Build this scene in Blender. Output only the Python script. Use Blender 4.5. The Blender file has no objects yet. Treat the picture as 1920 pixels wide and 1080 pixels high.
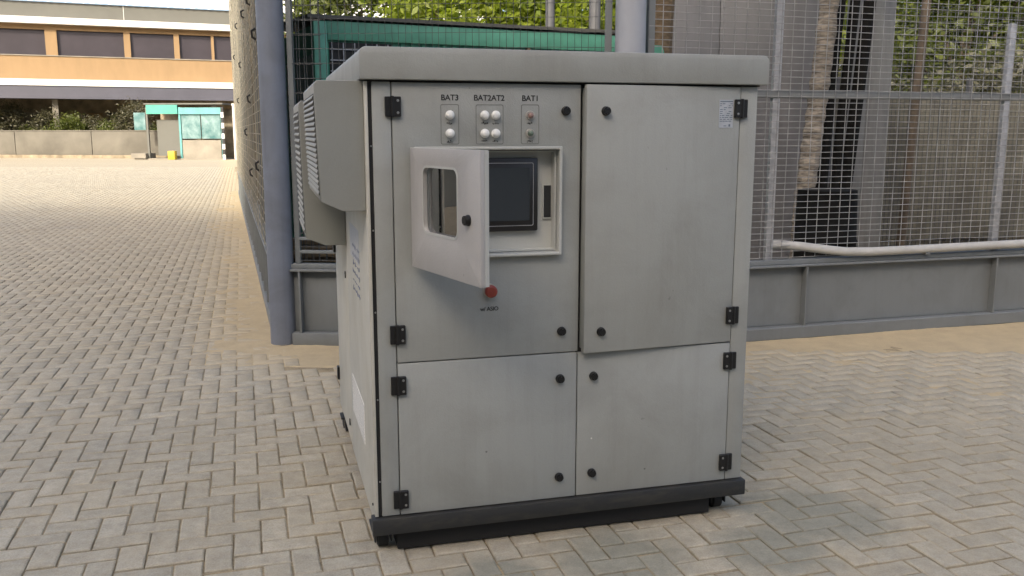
import bpy, bmesh, math, random
import numpy as np
from mathutils import Vector, Matrix, noise as mnoise

random.seed(7)
RNG = np.random.default_rng(7)
R = math.radians
scene = bpy.context.scene
col = scene.collection

# ------------------------------------------------------------------ camera
cam_d = bpy.data.cameras.new('camera')
cam = bpy.data.objects.new('camera', cam_d)
col.objects.link(cam)
cam_d.sensor_width = 36.0
cam_d.lens = 1691.0 / 1920.0 * 36.0
cam_d.clip_start = 0.05
cam_d.clip_end = 2000.0
cam.location = (0, 0, 1.6)
cam.rotation_euler = (R(90 - 9.83), 0, 0)
scene.camera = cam

# ------------------------------------------------------------------ light
SUN_EL, SUN_AZ = 30.0, 20.0          # light travels towards azimuth +20 deg (from +Y to +X)
world = bpy.data.worlds.new('World')
scene.world = world
world.use_nodes = True
wn = world.node_tree.nodes
wl = world.node_tree.links
bg = wn['Background']
sky = wn.new('ShaderNodeTexSky')
sky.sky_type = 'NISHITA'
sky.sun_disc = False
sky.sun_elevation = R(SUN_EL)
sky.sun_rotation = R(180 + SUN_AZ)
sky.air_density = 0.8
sky.dust_density = 5.5
sky.ozone_density = 0.6
wl.new(sky.outputs['Color'], bg.inputs['Color'])
bg.inputs['Strength'].default_value = 0.15
sun_d = bpy.data.lights.new('sun', 'SUN')
sun_d.energy = 2.0
sun_d.angle = R(3.0)
sun_d.color = (1.0, 0.92, 0.77)
sun = bpy.data.objects.new('sun', sun_d)
col.objects.link(sun)
ldir = Vector((math.sin(R(SUN_AZ)) * math.cos(R(SUN_EL)), math.cos(R(SUN_AZ)) * math.cos(R(SUN_EL)), -math.sin(R(SUN_EL))))
sun.rotation_euler = ldir.to_track_quat('-Z', 'Y').to_euler()
sun.location = (0, -20, 30)
scene.view_settings.view_transform = 'Standard'
scene.view_settings.look = 'None'
scene.view_settings.gamma = 1.0
scene.view_settings.use_curve_mapping = False
scene.view_settings.exposure = 1.46
scene.render.resolution_x = 1024
scene.render.resolution_y = 576
scene.render.engine = 'CYCLES'

# ------------------------------------------------------------------ materials
MATS = {}

def _ramp(nt, fac, stops):
    r = nt.nodes.new('ShaderNodeValToRGB')
    e = r.color_ramp.elements
    while len(e) < len(stops):
        e.new(0.5)
    for k, (p, c) in enumerate(stops):
        e[k].position = p
        e[k].color = (*c, 1) if len(c) == 3 else c
    nt.links.new(fac, r.inputs[0])
    return r.outputs[0]

def _noise(nt, vec, scale, detail=4, rough=0.55, dist=0.0, mapscale=None):
    n = nt.nodes.new('ShaderNodeTexNoise')
    n.inputs['Scale'].default_value = scale
    n.inputs['Detail'].default_value = detail
    n.inputs['Roughness'].default_value = rough
    n.inputs['Distortion'].default_value = dist
    if mapscale:
        m = nt.nodes.new('ShaderNodeMapping')
        m.inputs['Scale'].default_value = mapscale
        nt.links.new(vec, m.inputs['Vector'])
        vec = m.outputs[0]
    nt.links.new(vec, n.inputs['Vector'])
    return n.outputs['Fac']

def _mix(nt, fac, a, b, mode='MIX'):
    m = nt.nodes.new('ShaderNodeMix')
    m.data_type = 'RGBA'
    m.blend_type = mode
    for s, v in (('Factor', fac), ('A', a), ('B', b)):
        sock = [i for i in m.inputs if i.name == s and (i.type == 'RGBA' or s == 'Factor')][0]
        if hasattr(v, 'links') or hasattr(v, 'is_linked'):
            nt.links.new(v, sock)
        elif isinstance(v, (int, float)):
            sock.default_value = v
        else:
            sock.default_value = (*v, 1)
    return [o for o in m.outputs if o.type == 'RGBA'][0]

def _math(nt, op, a, b=None, clamp=False):
    m = nt.nodes.new('ShaderNodeMath')
    m.operation = op
    m.use_clamp = clamp
    for k, v in enumerate((a, b)):
        if v is None:
            continue
        if isinstance(v, (int, float)):
            m.inputs[k].default_value = v
        else:
            nt.links.new(v, m.inputs[k])
    return m.outputs[0]

def base_mat(name):
    m = bpy.data.materials.new(name)
    m.use_nodes = True
    nt = m.node_tree
    b = nt.nodes['Principled BSDF']
    MATS[name] = m
    return m, nt, b

def coords(nt, kind='Object'):
    t = nt.nodes.new('ShaderNodeTexCoord')
    return t.outputs[kind]

def wpos(nt):
    return nt.nodes.new('ShaderNodeNewGeometry').outputs['Position']

def mat(name, c, rough=0.6, metal=0.0, var=0.25, scale=6.0, stretch=None, bump=0.0, bscale=None, spec=0.5, c2=None, stops=(0.35, 0.7), world_space=False):
    m, nt, b = base_mat(name)
    v = wpos(nt) if world_space else coords(nt)
    n = _noise(nt, v, scale, 5, 0.6, 0.2, stretch)
    if c2 is None:
        c2 = tuple(x * (1 - var) for x in c)
    colr = _ramp(nt, n, [(stops[0], c2), (stops[1], c)])
    nt.links.new(colr, b.inputs['Base Color'])
    b.inputs['Roughness'].default_value = rough
    b.inputs['Metallic'].default_value = metal
    b.inputs['Specular IOR Level'].default_value = spec
    if bump:
        n2 = _noise(nt, v, bscale or scale * 6, 4, 0.6)
        bp = nt.nodes.new('ShaderNodeBump')
        bp.inputs['Strength'].default_value = bump
        bp.inputs['Distance'].default_value = 0.01
        nt.links.new(n2, bp.inputs['Height'])
        nt.links.new(bp.outputs[0], b.inputs['Normal'])
    return m

def painted_metal(name, c, dirt, amount=0.35, rough=0.48):
    """powder coat with faint vertical runs, blotches and scuffs"""
    m, nt, b = base_mat(name)
    v = wpos(nt)
    streak = _noise(nt, v, 1.0, 6, 0.65, 0.0, (22, 22, 1.3))
    blot = _noise(nt, v, 3.1, 5, 0.6, 0.5)
    fine = _noise(nt, v, 190, 3, 0.6)
    spots = _noise(nt, v, 23, 2, 0.5)
    s1 = _ramp(nt, streak, [(0.50, (0, 0, 0)), (0.78, (1, 1, 1))])
    s2 = _ramp(nt, blot, [(0.42, (0, 0, 0)), (0.72, (1, 1, 1))])
    f = _math(nt, 'MULTIPLY', _math(nt, 'ADD', _math(nt, 'MULTIPLY', s1, 0.35), _math(nt, 'MULTIPLY', s2, 0.75)), amount, True)
    cc = _mix(nt, f, c, dirt)
    sp = _ramp(nt, spots, [(0.775, (0, 0, 0)), (0.80, (1, 1, 1))])
    cc = _mix(nt, _math(nt, 'MULTIPLY', sp, 0.45), cc, tuple(x * 0.35 for x in c))
    g = _math(nt, 'ADD', _math(nt, 'MULTIPLY', fine, 0.10), 0.95)
    cc = _mix(nt, 1.0, cc, g, 'MULTIPLY')
    nt.links.new(cc, b.inputs['Base Color'])
    rr = _math(nt, 'ADD', _math(nt, 'MULTIPLY', blot, 0.25), rough - 0.12)
    nt.links.new(rr, b.inputs['Roughness'])
    b.inputs['Specular IOR Level'].default_value = 0.4
    bp = nt.nodes.new('ShaderNodeBump')
    bp.inputs['Strength'].default_value = 0.18
    bp.inputs['Distance'].default_value = 0.004
    nt.links.new(_math(nt, 'ADD', _math(nt, 'MULTIPLY', blot, 6.0), fine), bp.inputs['Height'])
    nt.links.new(bp.outputs[0], b.inputs['Normal'])
    return m

# fence lines (world), used for sand dust lying along the foot of the fences
CORNER = Vector((-1.75, 6.75, 0))
POST2 = Vector((0.836, 6.578, 0))
RDIR = Vector((math.cos(R(16.2)), math.sin(R(16.2)), 0))
SDIR = Vector((-0.3007, 0.9537, 0))

def sand_factor(nt):
    """0..1, dust blown against the fence foot: distance to the fence lines broken up by noise"""
    p = wpos(nt)
    def dist(pt, nrm):
        s = nt.nodes.new('ShaderNodeVectorMath'); s.operation = 'SUBTRACT'
        nt.links.new(p, s.inputs[0]); s.inputs[1].default_value = pt
        d = nt.nodes.new('ShaderNodeVectorMath'); d.operation = 'DOT_PRODUCT'
        nt.links.new(s.outputs[0], d.inputs[0]); d.inputs[1].default_value = nrm
        return d.outputs['Value']
    rn = Vector((RDIR.y, -RDIR.x, 0))       # towards the yard
    sn = Vector((-SDIR.y, SDIR.x, 0))
    d1 = dist(POST2, rn)
    d2 = dist(CORNER, sn)
    # right fence: dust up to 2.4 m; side fence: up to 0.55 m
    a = _math(nt, 'SUBTRACT', 1.0, _math(nt, 'DIVIDE', _math(nt, 'MAXIMUM', d1, 0.0), 2.1), True)
    a = _math(nt, 'MULTIPLY', a, _math(nt, 'MULTIPLY', _math(nt, 'ADD', dist(POST2, RDIR), 3.2), 0.8, True))
    a = _math(nt, 'MULTIPLY', a, 0.68)
    c_ = _math(nt, 'SUBTRACT', 1.0, _math(nt, 'DIVIDE', _math(nt, 'MAXIMUM', d2, 0.0), 0.95), True)
    # side-fence dust only beyond the corner
    gate = _math(nt, 'GREATER_THAN', dist(CORNER, SDIR), -0.6)
    c_ = _math(nt, 'MULTIPLY', c_, gate)
    # the rest of the yard carries a thin film, thicker to the right of the cabinet
    s = nt.nodes.new('ShaderNodeSeparateXYZ'); nt.links.new(p, s.inputs[0])
    film = _math(nt, 'MULTIPLY', _math(nt, 'SUBTRACT', s.outputs[0], -1.2), 0.2, True)
    film = _math(nt, 'MAXIMUM', _math(nt, 'MINIMUM', film, 0.30), 0.23)
    big = _math(nt, 'MAXIMUM', _math(nt, 'MAXIMUM', a, c_), film)
    n = _noise(nt, p, 2.2, 6, 0.65)
    n2 = _noise(nt, p, 34, 4, 0.7)
    mixn = _math(nt, 'ADD', _math(nt, 'MULTIPLY', n, 0.75), _math(nt, 'MULTIPLY', n2, 0.55))
    f = _math(nt, 'SUBTRACT', _math(nt, 'ADD', _math(nt, 'MULTIPLY', big, 1.05), mixn), 0.62)
    return _math(nt, 'MULTIPLY', f, 1.25, True)

SAND = (0.47, 0.385, 0.25)

def paver_mat(name, use_attr):
    m, nt, b = base_mat(name)
    if use_attr:
        a = nt.nodes.new('ShaderNodeAttribute'); a.attribute_name = 'tone'
        rnd = a.outputs['Fac']
    else:
        rnd = nt.nodes.new('ShaderNodeObjectInfo').outputs['Random']
    p = wpos(nt)
    tone = _ramp(nt, rnd, [(0.0, (0.335, 0.312, 0.250)), (0.35, (0.365, 0.338, 0.270)), (0.7, (0.385, 0.356, 0.285)), (1.0, (0.42, 0.388, 0.310))])
    grain = _noise(nt, p, 150, 4, 0.7)
    mott = _noise(nt, p, 13, 7, 0.75)
    wide = _noise(nt, p, 0.55, 4, 0.6)
    g = _math(nt, 'ADD', _math(nt, 'MULTIPLY', grain, 1.1), _math(nt, 'ADD', _math(nt, 'MULTIPLY', mott, 1.3), -0.2))
    c = _mix(nt, 1.0, tone, g, 'MULTIPLY')
    # dark greenish patches before the cabinet front and old stains
    st = _ramp(nt, wide, [(0.52, (0, 0, 0)), (0.70, (1, 1, 1))])
    c = _mix(nt, _math(nt, 'MULTIPLY', st, 0.35), c, (0.25, 0.238, 0.198))
    green_patch = None
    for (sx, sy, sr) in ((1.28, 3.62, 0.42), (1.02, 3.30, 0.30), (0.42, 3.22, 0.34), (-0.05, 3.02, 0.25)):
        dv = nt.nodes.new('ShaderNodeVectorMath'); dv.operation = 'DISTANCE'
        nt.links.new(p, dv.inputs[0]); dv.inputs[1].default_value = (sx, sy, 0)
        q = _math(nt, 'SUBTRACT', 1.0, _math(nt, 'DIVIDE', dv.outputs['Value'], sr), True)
        green_patch = q if green_patch is None else _math(nt, 'MAXIMUM', green_patch, q)
    green_patch = _math(nt, 'MULTIPLY', _math(nt, 'SUBTRACT', _math(nt, 'ADD', green_patch, _noise(nt, p, 5, 5, 0.7)), 0.55), 2.2, True)
    sf = _math(nt, 'MULTIPLY', _math(nt, 'MULTIPLY', sand_factor(nt), 0.85), _math(nt, 'SUBTRACT', 1.0, _math(nt, 'MULTIPLY', green_patch, 0.7)))
    c = _mix(nt, _math(nt, 'MULTIPLY', _math(nt, 'MULTIPLY', green_patch, 0.5), 1.0), c, (0.15, 0.165, 0.13))
    c = _mix(nt, sf, c, SAND)
    nt.links.new(c, b.inputs['Base Color'])
    b.inputs['Roughness'].default_value = 0.88
    b.inputs['Specular IOR Level'].default_value = 0.25
    bp = nt.nodes.new('ShaderNodeBump')
    bp.inputs['Strength'].default_value = 0.7
    bp.inputs['Distance'].default_value = 0.004
    nt.links.new(_math(nt, 'ADD', grain, _math(nt, 'MULTIPLY', mott, 1.6)), bp.inputs['Height'])
    nt.links.new(bp.outputs[0], b.inputs['Normal'])
    return m

def sand_mat(name, c1, c2):
    m, nt, b = base_mat(name)
    p = wpos(nt)
    n = _noise(nt, p, 5, 6, 0.7)
    n2 = _noise(nt, p, 160, 3, 0.7)
    f = _math(nt, 'ADD', _math(nt, 'MULTIPLY', n, 0.6), _math(nt, 'MULTIPLY', n2, 0.4))
    nt.links.new(_ramp(nt, f, [(0.35, c2), (0.65, c1)]), b.inputs['Base Color'])
    b.inputs['Roughness'].default_value = 0.95
    b.inputs['Specular IOR Level'].default_value = 0.15
    bp = nt.nodes.new('ShaderNodeBump')
    bp.inputs['Strength'].default_value = 0.6
    bp.inputs['Distance'].default_value = 0.006
    nt.links.new(n2, bp.inputs['Height'])
    nt.links.new(bp.outputs[0], b.inputs['Normal'])
    return m

def leaf_mat(name, c1, c2, trans=0.4):
    m, nt, b = base_mat(name)
    n = _noise(nt, wpos(nt), 2.3, 4, 0.7)
    colr = _ramp(nt, n, [(0.35, c2), (0.68, c1)])
    nt.links.new(colr, b.inputs['Base Color'])
    b.inputs['Roughness'].default_value = 0.55
    t = nt.nodes.new('ShaderNodeBsdfTranslucent')
    nt.links.new(_mix(nt, 1.0, colr, (1.7, 1.8, 0.8), 'MULTIPLY'), t.inputs['Color'])
    mx = nt.nodes.new('ShaderNodeMixShader')
    mx.inputs[0].default_value = trans
    out = nt.nodes['Material Output']
    nt.links.new(b.outputs[0], mx.inputs[1])
    nt.links.new(t.outputs[0], mx.inputs[2])
    nt.links.new(mx.outputs[0], out.inputs['Surface'])
    return m

def glass_mat(name, tint=(0.9, 0.95, 0.93), rough=0.03):
    m, nt, b = base_mat(name)
    g = nt.nodes.new('ShaderNodeBsdfGlossy'); g.inputs['Roughness'].default_value = rough
    t = nt.nodes.new('ShaderNodeBsdfTransparent'); t.inputs['Color'].default_value = (*tint, 1)
    fr = nt.nodes.new('ShaderNodeFresnel'); fr.inputs['IOR'].default_value = 1.5
    f = _math(nt, 'MULTIPLY', fr.outputs[0], 3.5, True)
    mx = nt.nodes.new('ShaderNodeMixShader')
    nt.links.new(f, mx.inputs[0]); nt.links.new(t.outputs[0], mx.inputs[1]); nt.links.new(g.outputs[0], mx.inputs[2])
    nt.links.new(mx.outputs[0], nt.nodes['Material Output'].inputs['Surface'])
    return m

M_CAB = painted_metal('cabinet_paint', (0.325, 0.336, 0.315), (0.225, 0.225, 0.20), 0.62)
M_CABSIDE_LIT = painted_metal('cabinet_paint_lit', (0.52, 0.505, 0.44), (0.40, 0.375, 0.295), 0.7)  # cabinet paint with the light on the side put into its colour
M_AC = painted_metal('air_conditioner_paint', (0.255, 0.26, 0.235), (0.20, 0.20, 0.175), 0.4)
M_HOUSING = painted_metal('display_housing_paint', (0.46, 0.465, 0.43), (0.39, 0.39, 0.355), 0.3)
M_HDOOR = painted_metal('display_door_paint', (0.40, 0.385, 0.365), (0.34, 0.325, 0.30), 0.5, 0.40)
M_BLACK = mat('black_plastic', (0.008, 0.008, 0.008), 0.45, 0, 0.4, 40)
M_GASKET = mat('rubber_gasket', (0.012, 0.012, 0.012), 0.8)
M_INNER = mat('cabinet_inside', (0.10, 0.10, 0.095), 0.7)
M_BASE = mat('black_steel', (0.020, 0.021, 0.021), 0.6, 0, 0.5, 9, (1, 1, 3), 0.15, 60, c2=(0.042, 0.039, 0.030), stops=(0.25, 0.55))
M_RUST = mat('rubbed_steel', (0.16, 0.13, 0.075), 0.6, 0.2, 0.6, 14)
M_RUBBER = mat('rubber', (0.014, 0.014, 0.014), 0.75)
M_SCREW = mat('screw_steel', (0.42, 0.42, 0.41), 0.35, 0.8, 0.2, 60)
M_SCREEN = mat('screen_glass', (0.035, 0.042, 0.048), 0.12, 0, 0.1, 3, spec=0.5)
M_BEZEL = mat('bezel_black', (0.012, 0.012, 0.014), 0.35)
M_TRIM = mat('silver_trim', (0.45, 0.45, 0.46), 0.35, 0.6)
M_LAMPW = mat('white_lamp_lens', (0.82, 0.82, 0.78), 0.25, 0, 0.12, 60)
M_LAMPR = mat('faded_red_lens', (0.30, 0.19, 0.16), 0.3, 0, 0.25, 60)
M_LAMPG = mat('faded_green_lens', (0.14, 0.19, 0.14), 0.3, 0, 0.25, 60)
M_LAMPRIM = mat('lamp_collar', (0.50, 0.47, 0.42), 0.35, 0.3)
M_RED = mat('red_button', (0.32, 0.055, 0.035), 0.4, 0, 0.3, 30)
M_PRINT = mat('black_print', (0.03, 0.03, 0.03), 0.6)
M_PRINTG = mat('grey_print', (0.17, 0.17, 0.16), 0.6)
M_PRINTB = mat('blue_marker', (0.20, 0.23, 0.36), 0.6, 0, 0.4, 60)
M_STICK = mat('sticker_foil', (0.50, 0.53, 0.57), 0.35, 0.2, 0.2, 40)
M_STICKLINE = mat('sticker_print', (0.16, 0.20, 0.25), 0.5)
M_VENT = mat('vent_foam', (0.86, 0.83, 0.75), 0.9, 0, 0.2, 60)
M_GLASS = glass_mat('clear_glass')
M_FENCE = painted_metal('fence_paint', (0.165, 0.178, 0.18), (0.11, 0.115, 0.11), 0.6, 0.5)
M_POST = painted_metal('post_paint', (0.165, 0.185, 0.225), (0.10, 0.105, 0.115), 0.7, 0.45)
M_POST2 = painted_metal('post_paint_pale', (0.33, 0.345, 0.375), (0.24, 0.25, 0.27), 0.5, 0.42)
M_POLE = mat('grey_pole', (0.10, 0.10, 0.105), 0.6)
M_GALV = mat('galvanised', (0.50, 0.51, 0.53), 0.45, 0.3, 0.3, 18)
M_WIRE = mat('galvanised_wire', (0.40, 0.40, 0.39), 0.5, 0.2, 0.4, 9)
M_WIRED = mat('dull_wire', (0.10, 0.105, 0.105), 0.55, 0.4, 0.4, 9)
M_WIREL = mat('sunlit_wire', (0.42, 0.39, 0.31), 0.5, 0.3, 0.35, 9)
M_PIPE = mat('plastic_pipe', (0.46, 0.45, 0.415), 0.45, 0, 0.2, 8)
M_CLOTH = mat('shade_cloth', (0.20, 0.165, 0.10), 0.9, 0, 0.6, 5, None, 0.4, 90)
M_PAVER = paver_mat('concrete_paver', False)
M_PAVERS = paver_mat('concrete_paver_far', True)
M_JOINT = sand_mat('joint_sand', (0.44, 0.355, 0.22), (0.16, 0.13, 0.085))
M_SAND = sand_mat('drift_sand', (0.52, 0.415, 0.255), (0.40, 0.325, 0.21))
M_SOIL = sand_mat('soil', (0.25, 0.195, 0.13), (0.13, 0.105, 0.07))
M_GREEN = mat('green_sheet', (0.075, 0.36, 0.24), 0.5, 0, 0.3, 3, (4, 4, 0.6))
M_GREENL = mat('green_frame', (0.13, 0.42, 0.29), 0.5, 0, 0.25, 5)
M_DARK = mat('dark_opening', (0.018, 0.019, 0.02), 0.6)
M_ORANGE = mat('ochre_render', (0.27, 0.178, 0.09), 0.85, 0, 0.14, 1.2, (1, 1, 0.4), 0.1, 30)
M_WHITE = mat('white_paint', (0.66, 0.645, 0.60), 0.7, 0, 0.15, 2)
M_WINDOW = mat('tinted_window', (0.045, 0.038, 0.045), 0.35, 0, 0.25, 0.7)
M_GREYB = mat('grey_cladding', (0.115, 0.115, 0.10), 0.7, 0, 0.12, 0.8)
M_FASCIA = mat('blue_grey_fascia', (0.075, 0.075, 0.095), 0.6, 0, 0.15, 0.9)
M_CONC = mat('concrete_wall', (0.26, 0.235, 0.19), 0.9, 0, 0.3, 0.9, None, 0.2, 12)
M_LOWWALL = mat('low_wall_concrete', (0.15, 0.138, 0.112), 0.9, 0, 0.35, 0.6, None, 0.2, 12)  # low wall concrete, darker than the other concrete
M_BROWN = mat('shaded_wall', (0.34, 0.28, 0.19), 0.9, 0, 0.55, 1.6)
M_TEAL = mat('teal_board', (0.06, 0.30, 0.235), 0.5, 0, 0.2, 2)
M_TEALG = mat('teal_frame', (0.10, 0.31, 0.30), 0.5, 0, 0.2, 2)
M_TEALGLASS = mat('tinted_glass_panel', (0.22, 0.31, 0.31), 0.25, 0, 0.5, 1.6, c2=(0.05, 0.13, 0.13))
M_YELLOW = mat('yellow_crate', (0.55, 0.38, 0.03), 0.6)
M_GREYSHEET = mat('grey_sheet', (0.21, 0.21, 0.215), 0.6, 0, 0.25, 1.4, (3, 3, 0.7))
M_GREYSHEET2 = mat('pale_grey_sheet', (0.21, 0.21, 0.20), 0.6, 0, 0.3, 2.4, (4, 4, 0.7))
M_TRUNKP = mat('palm_bark', (0.42, 0.365, 0.29), 0.9, 0, 0.72, 9, (1, 1, 6), 0.6, 40)
M_BARK = mat('bark', (0.13, 0.10, 0.07), 0.9, 0, 0.5, 7, (1, 1, 0.3), 0.6, 30)
M_PALE = mat('pale_panel', (0.60, 0.56, 0.53), 0.8)
M_TIMBER = mat('old_timber', (0.23, 0.165, 0.095), 0.85, 0, 0.5, 5, (1, 8, 8), 0.3, 60)
M_HOSE = mat('black_hose', (0.014, 0.014, 0.013), 0.85, 0, 0.5, 8, spec=0.15)
M_NET = mat('netting', (0.185, 0.175, 0.140), 0.95, 0, 0.45, 3.0, (1, 1, 0.5), 0.5, 60)
M_BLOCK = mat('pale_render', (0.50, 0.47, 0.42), 0.85, 0, 0.12, 0.3)
L_SUN = leaf_mat('fresh_leaf', (0.24, 0.27, 0.03), (0.12, 0.16, 0.02), 0.5)
L_MID = leaf_mat('green_leaf', (0.115, 0.135, 0.025), (0.05, 0.065, 0.014), 0.4)
L_DARK = leaf_mat('dusty_leaf', (0.105, 0.10, 0.055), (0.045, 0.042, 0.024), 0.25)

# ------------------------------------------------------------------ mesh helpers
class MB:
    def __init__(self):
        self.v = []; self.f = []
    def add(self, vs, fs):
        o = len(self.v)
        self.v.extend([tuple(p) for p in vs])
        self.f.extend([tuple(i + o for i in q) for q in fs])
        return self
    def box(self, x0, x1, y0, y1, z0, z1):
        vs = [(x0, y0, z0), (x1, y0, z0), (x1, y1, z0), (x0, y1, z0), (x0, y0, z1), (x1, y0, z1), (x1, y1, z1), (x0, y1, z1)]
        return self.add(vs, [(0, 3, 2, 1), (4, 5, 6, 7), (0, 1, 5, 4), (1, 2, 6, 5), (2, 3, 7, 6), (3, 0, 4, 7)])
    def tube(self, pts, rad, n=8, caps=True):
        pts = [Vector(p) for p in pts]
        rads = rad if isinstance(rad, (list, tuple)) else [rad] * len(pts)
        o = len(self.v)
        prev = None
        for k, p in enumerate(pts):
            a = pts[max(0, k - 1)]; b = pts[min(len(pts) - 1, k + 1)]
            t = (b - a).normalized()
            if prev is None:
                u = Vector((0, 0, 1)) if abs(t.z) < 0.9 else Vector((1, 0, 0))
            else:
                u = prev
            s = t.cross(u).normalized(); u = s.cross(t).normalized(); prev = u
            for i in range(n):
                an = 2 * math.pi * (i + 0.5) / n
                self.v.append(tuple(p + (s * math.cos(an) + u * math.sin(an)) * rads[k]))
        for k in range(len(pts) - 1):
            for i in range(n):
                j = (i + 1) % n
                self.f.append((o + k * n + i, o + k * n + j, o + (k + 1) * n + j, o + (k + 1) * n + i))
        if caps:
            self.f.append(tuple(o + i for i in range(n))[::-1])
            e = o + (len(pts) - 1) * n
            self.f.append(tuple(e + i for i in range(n)))
        return self
    def lathe(self, c, axis, prof, n=16):
        """prof: list of (distance along axis, radius)"""
        c = Vector(c); ax = Vector(axis).normalized()
        return self.tube([c + ax * d for d, r in prof], [max(r, 1e-4) for d, r in prof], n)
    def build(self, name, material, parent=None, bevel=0.0, smooth=False, segs=2):
        me = bpy.data.meshes.new(name)
        me.from_pydata(self.v, [], self.f)
        bm = bmesh.new(); bm.from_mesh(me)
        bmesh.ops.recalc_face_normals(bm, faces=bm.faces)
        if bevel:
            ed = [e for e in bm.edges if len(e.link_faces) == 2 and e.calc_face_angle(0) > 0.6]
            bmesh.ops.bevel(bm, geom=ed, offset=bevel, segments=segs, profile=0.5, affect='EDGES', clamp_overlap=True)
        bm.to_mesh(me); bm.free()
        if smooth or bevel:
            me.polygons.foreach_set('use_smooth', [True] * len(me.polygons))
            try:
                me.set_sharp_from_angle(angle=R(35))
            except Exception:
                pass
        me.materials.append(material)
        o = bpy.data.objects.new(name, me)
        col.objects.link(o)
        if parent is not None:
            o.parent = parent
        return o

def box(name, material, parent, x0, x1, y0, y1, z0, z1, bevel=0.0, segs=2):
    return MB().box(x0, x1, y0, y1, z0, z1).build(name, material, parent, bevel, segs=segs)

def empty(name, loc, rz=0.0, label=None, cat=None, group=None):
    o = bpy.data.objects.new(name, None)
    o.empty_display_size = 0.2
    col.objects.link(o)
    o.location = loc
    o.rotation_euler = (0, 0, rz)
    tag(o, label, cat, group)
    return o

def tag(o, label=None, cat=None, group=None, kind=None):
    if label: o['label'] = label
    if cat: o['category'] = cat
    if group: o['group'] = group
    if kind: o['kind'] = kind
    return o

def copy_tree(o, parent=None):
    c = o.copy(); col.objects.link(c); c.parent = parent
    for ch in o.children:
        if ch != c:
            copy_tree(ch, c)
    return c

def big_mesh(name, V, F, material, parent=None):
    """V (n,3), F (m,4) numpy"""
    me = bpy.data.meshes.new(name)
    V = np.asarray(V, np.float32); F = np.asarray(F, np.int32)
    k = F.shape[1]
    me.vertices.add(len(V)); me.vertices.foreach_set('co', V.ravel())
    me.loops.add(F.size); me.loops.foreach_set('vertex_index', F.ravel())
    me.polygons.add(len(F))
    me.polygons.foreach_set('loop_start', np.arange(0, F.size, k, dtype=np.int32))
    me.polygons.foreach_set('loop_total', np.full(len(F), k, np.int32))
    me.update(calc_edges=True); me.validate()
    me.materials.append(material)
    o = bpy.data.objects.new(name, me); col.objects.link(o)
    if parent is not None: o.parent = parent
    return o

def text_mesh(name, s, size, material, parent, loc, rot, extrude=0.0006, shear=0.0, space=1.0):
    cu = bpy.data.curves.new('tmp', 'FONT')
    cu.body = s; cu.size = size; cu.align_x = 'CENTER'; cu.align_y = 'CENTER'
    cu.extrude = extrude; cu.shear = shear; cu.space_character = space
    cu.offset = size * 0.012
    t = bpy.data.objects.new('tmp', cu); col.objects.link(t)
    bpy.context.view_layer.update()
    dg = bpy.context.evaluated_depsgraph_get()
    me = bpy.data.meshes.new_from_object(t.evaluated_get(dg))
    me.name = name
    bpy.data.objects.remove(t); bpy.data.curves.remove(cu)
    me.materials.clear(); me.materials.append(material)
    o = bpy.data.objects.new(name, me); col.objects.link(o)
    o.parent = parent; o.location = loc; o.rotation_euler = rot
    return o

def rrect(x0, x1, z0, z1, r, n=5):
    pts = []
    for cx, cz, a0 in ((x1 - r, z1 - r, 0), (x0 + r, z1 - r, 90), (x0 + r, z0 + r, 180), (x1 - r, z0 + r, 270)):
        for k in range(n + 1):
            a = R(a0 + 90 * k / n)
            pts.append((cx + r * math.cos(a), cz + r * math.sin(a)))
    return pts

def ray_poly(c, a, poly):
    dx, dz = math.cos(a), math.sin(a); best = 0
    for k in range(len(poly)):
        (x1, z1), (x2, z2) = poly[k], poly[(k + 1) % len(poly)]
        ex, ez = x2 - x1, z2 - z1
        den = dx * ez - dz * ex
        if abs(den) < 1e-12: continue
        t = ((x1 - c[0]) * ez - (z1 - c[1]) * ex) / den
        s = ((x1 - c[0]) * dz - (z1 - c[1]) * dx) / den
        if -1e-6 <= s <= 1 + 1e-6 and t > best: best = t
    return (c[0] + dx * best, c[1] + dz * best)

def plate_hole(mb, outer, inner, y0, y1):
    """plate in xz between y0 (front) and y1, outer and inner polygons (inner inside)"""
    cx = sum(p[0] for p in inner) / len(inner); cz = sum(p[1] for p in inner) / len(inner)
    ang = sorted(set(round(math.atan2(p[1] - cz, p[0] - cx), 6) for p in list(inner) + list(outer)))
    n = len(ang); o = len(mb.v)
    for a in ang:
        pi = ray_poly((cx, cz), a, inner); po = ray_poly((cx, cz), a, outer)
        mb.v += [(po[0], y0, po[1]), (pi[0], y0, pi[1]), (pi[0], y1, pi[1]), (po[0], y1, po[1])]
    for k in range(n):
        j = (k + 1) % n
        for q in range(4):
            r_ = (q + 1) % 4
            mb.f.append((o + k * 4 + q, o + j * 4 + q, o + j * 4 + r_, o + k * 4 + r_))
    return mb

# ================================================================== GROUND
g = MB().add([(-900, -300, -0.03), (900, -300, -0.03), (900, 1500, -0.03), (-900, 1500, -0.03)], [(0, 1, 2, 3)]).build('ground', M_SOIL)
tag(g, kind='structure')

PA = R(16.5)            # paver pattern direction
PW = 0.1060             # paver pitch (half brick length)
rn = Vector((RDIR.y, -RDIR.x, 0)); sn = Vector((-SDIR.y, SDIR.x, 0))
fdir = (POST2 - CORNER).normalized(); fn = Vector((fdir.y, -fdir.x, 0))

def in_yard(x, y):
    p = Vector((x, y, 0))
    dr = (p - POST2).dot(rn); df = (p - CORNER).dot(fn); ds = (p - CORNER).dot(sn)
    front = dr > -0.05 and df > -0.05
    return front or ds > -0.05

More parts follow.
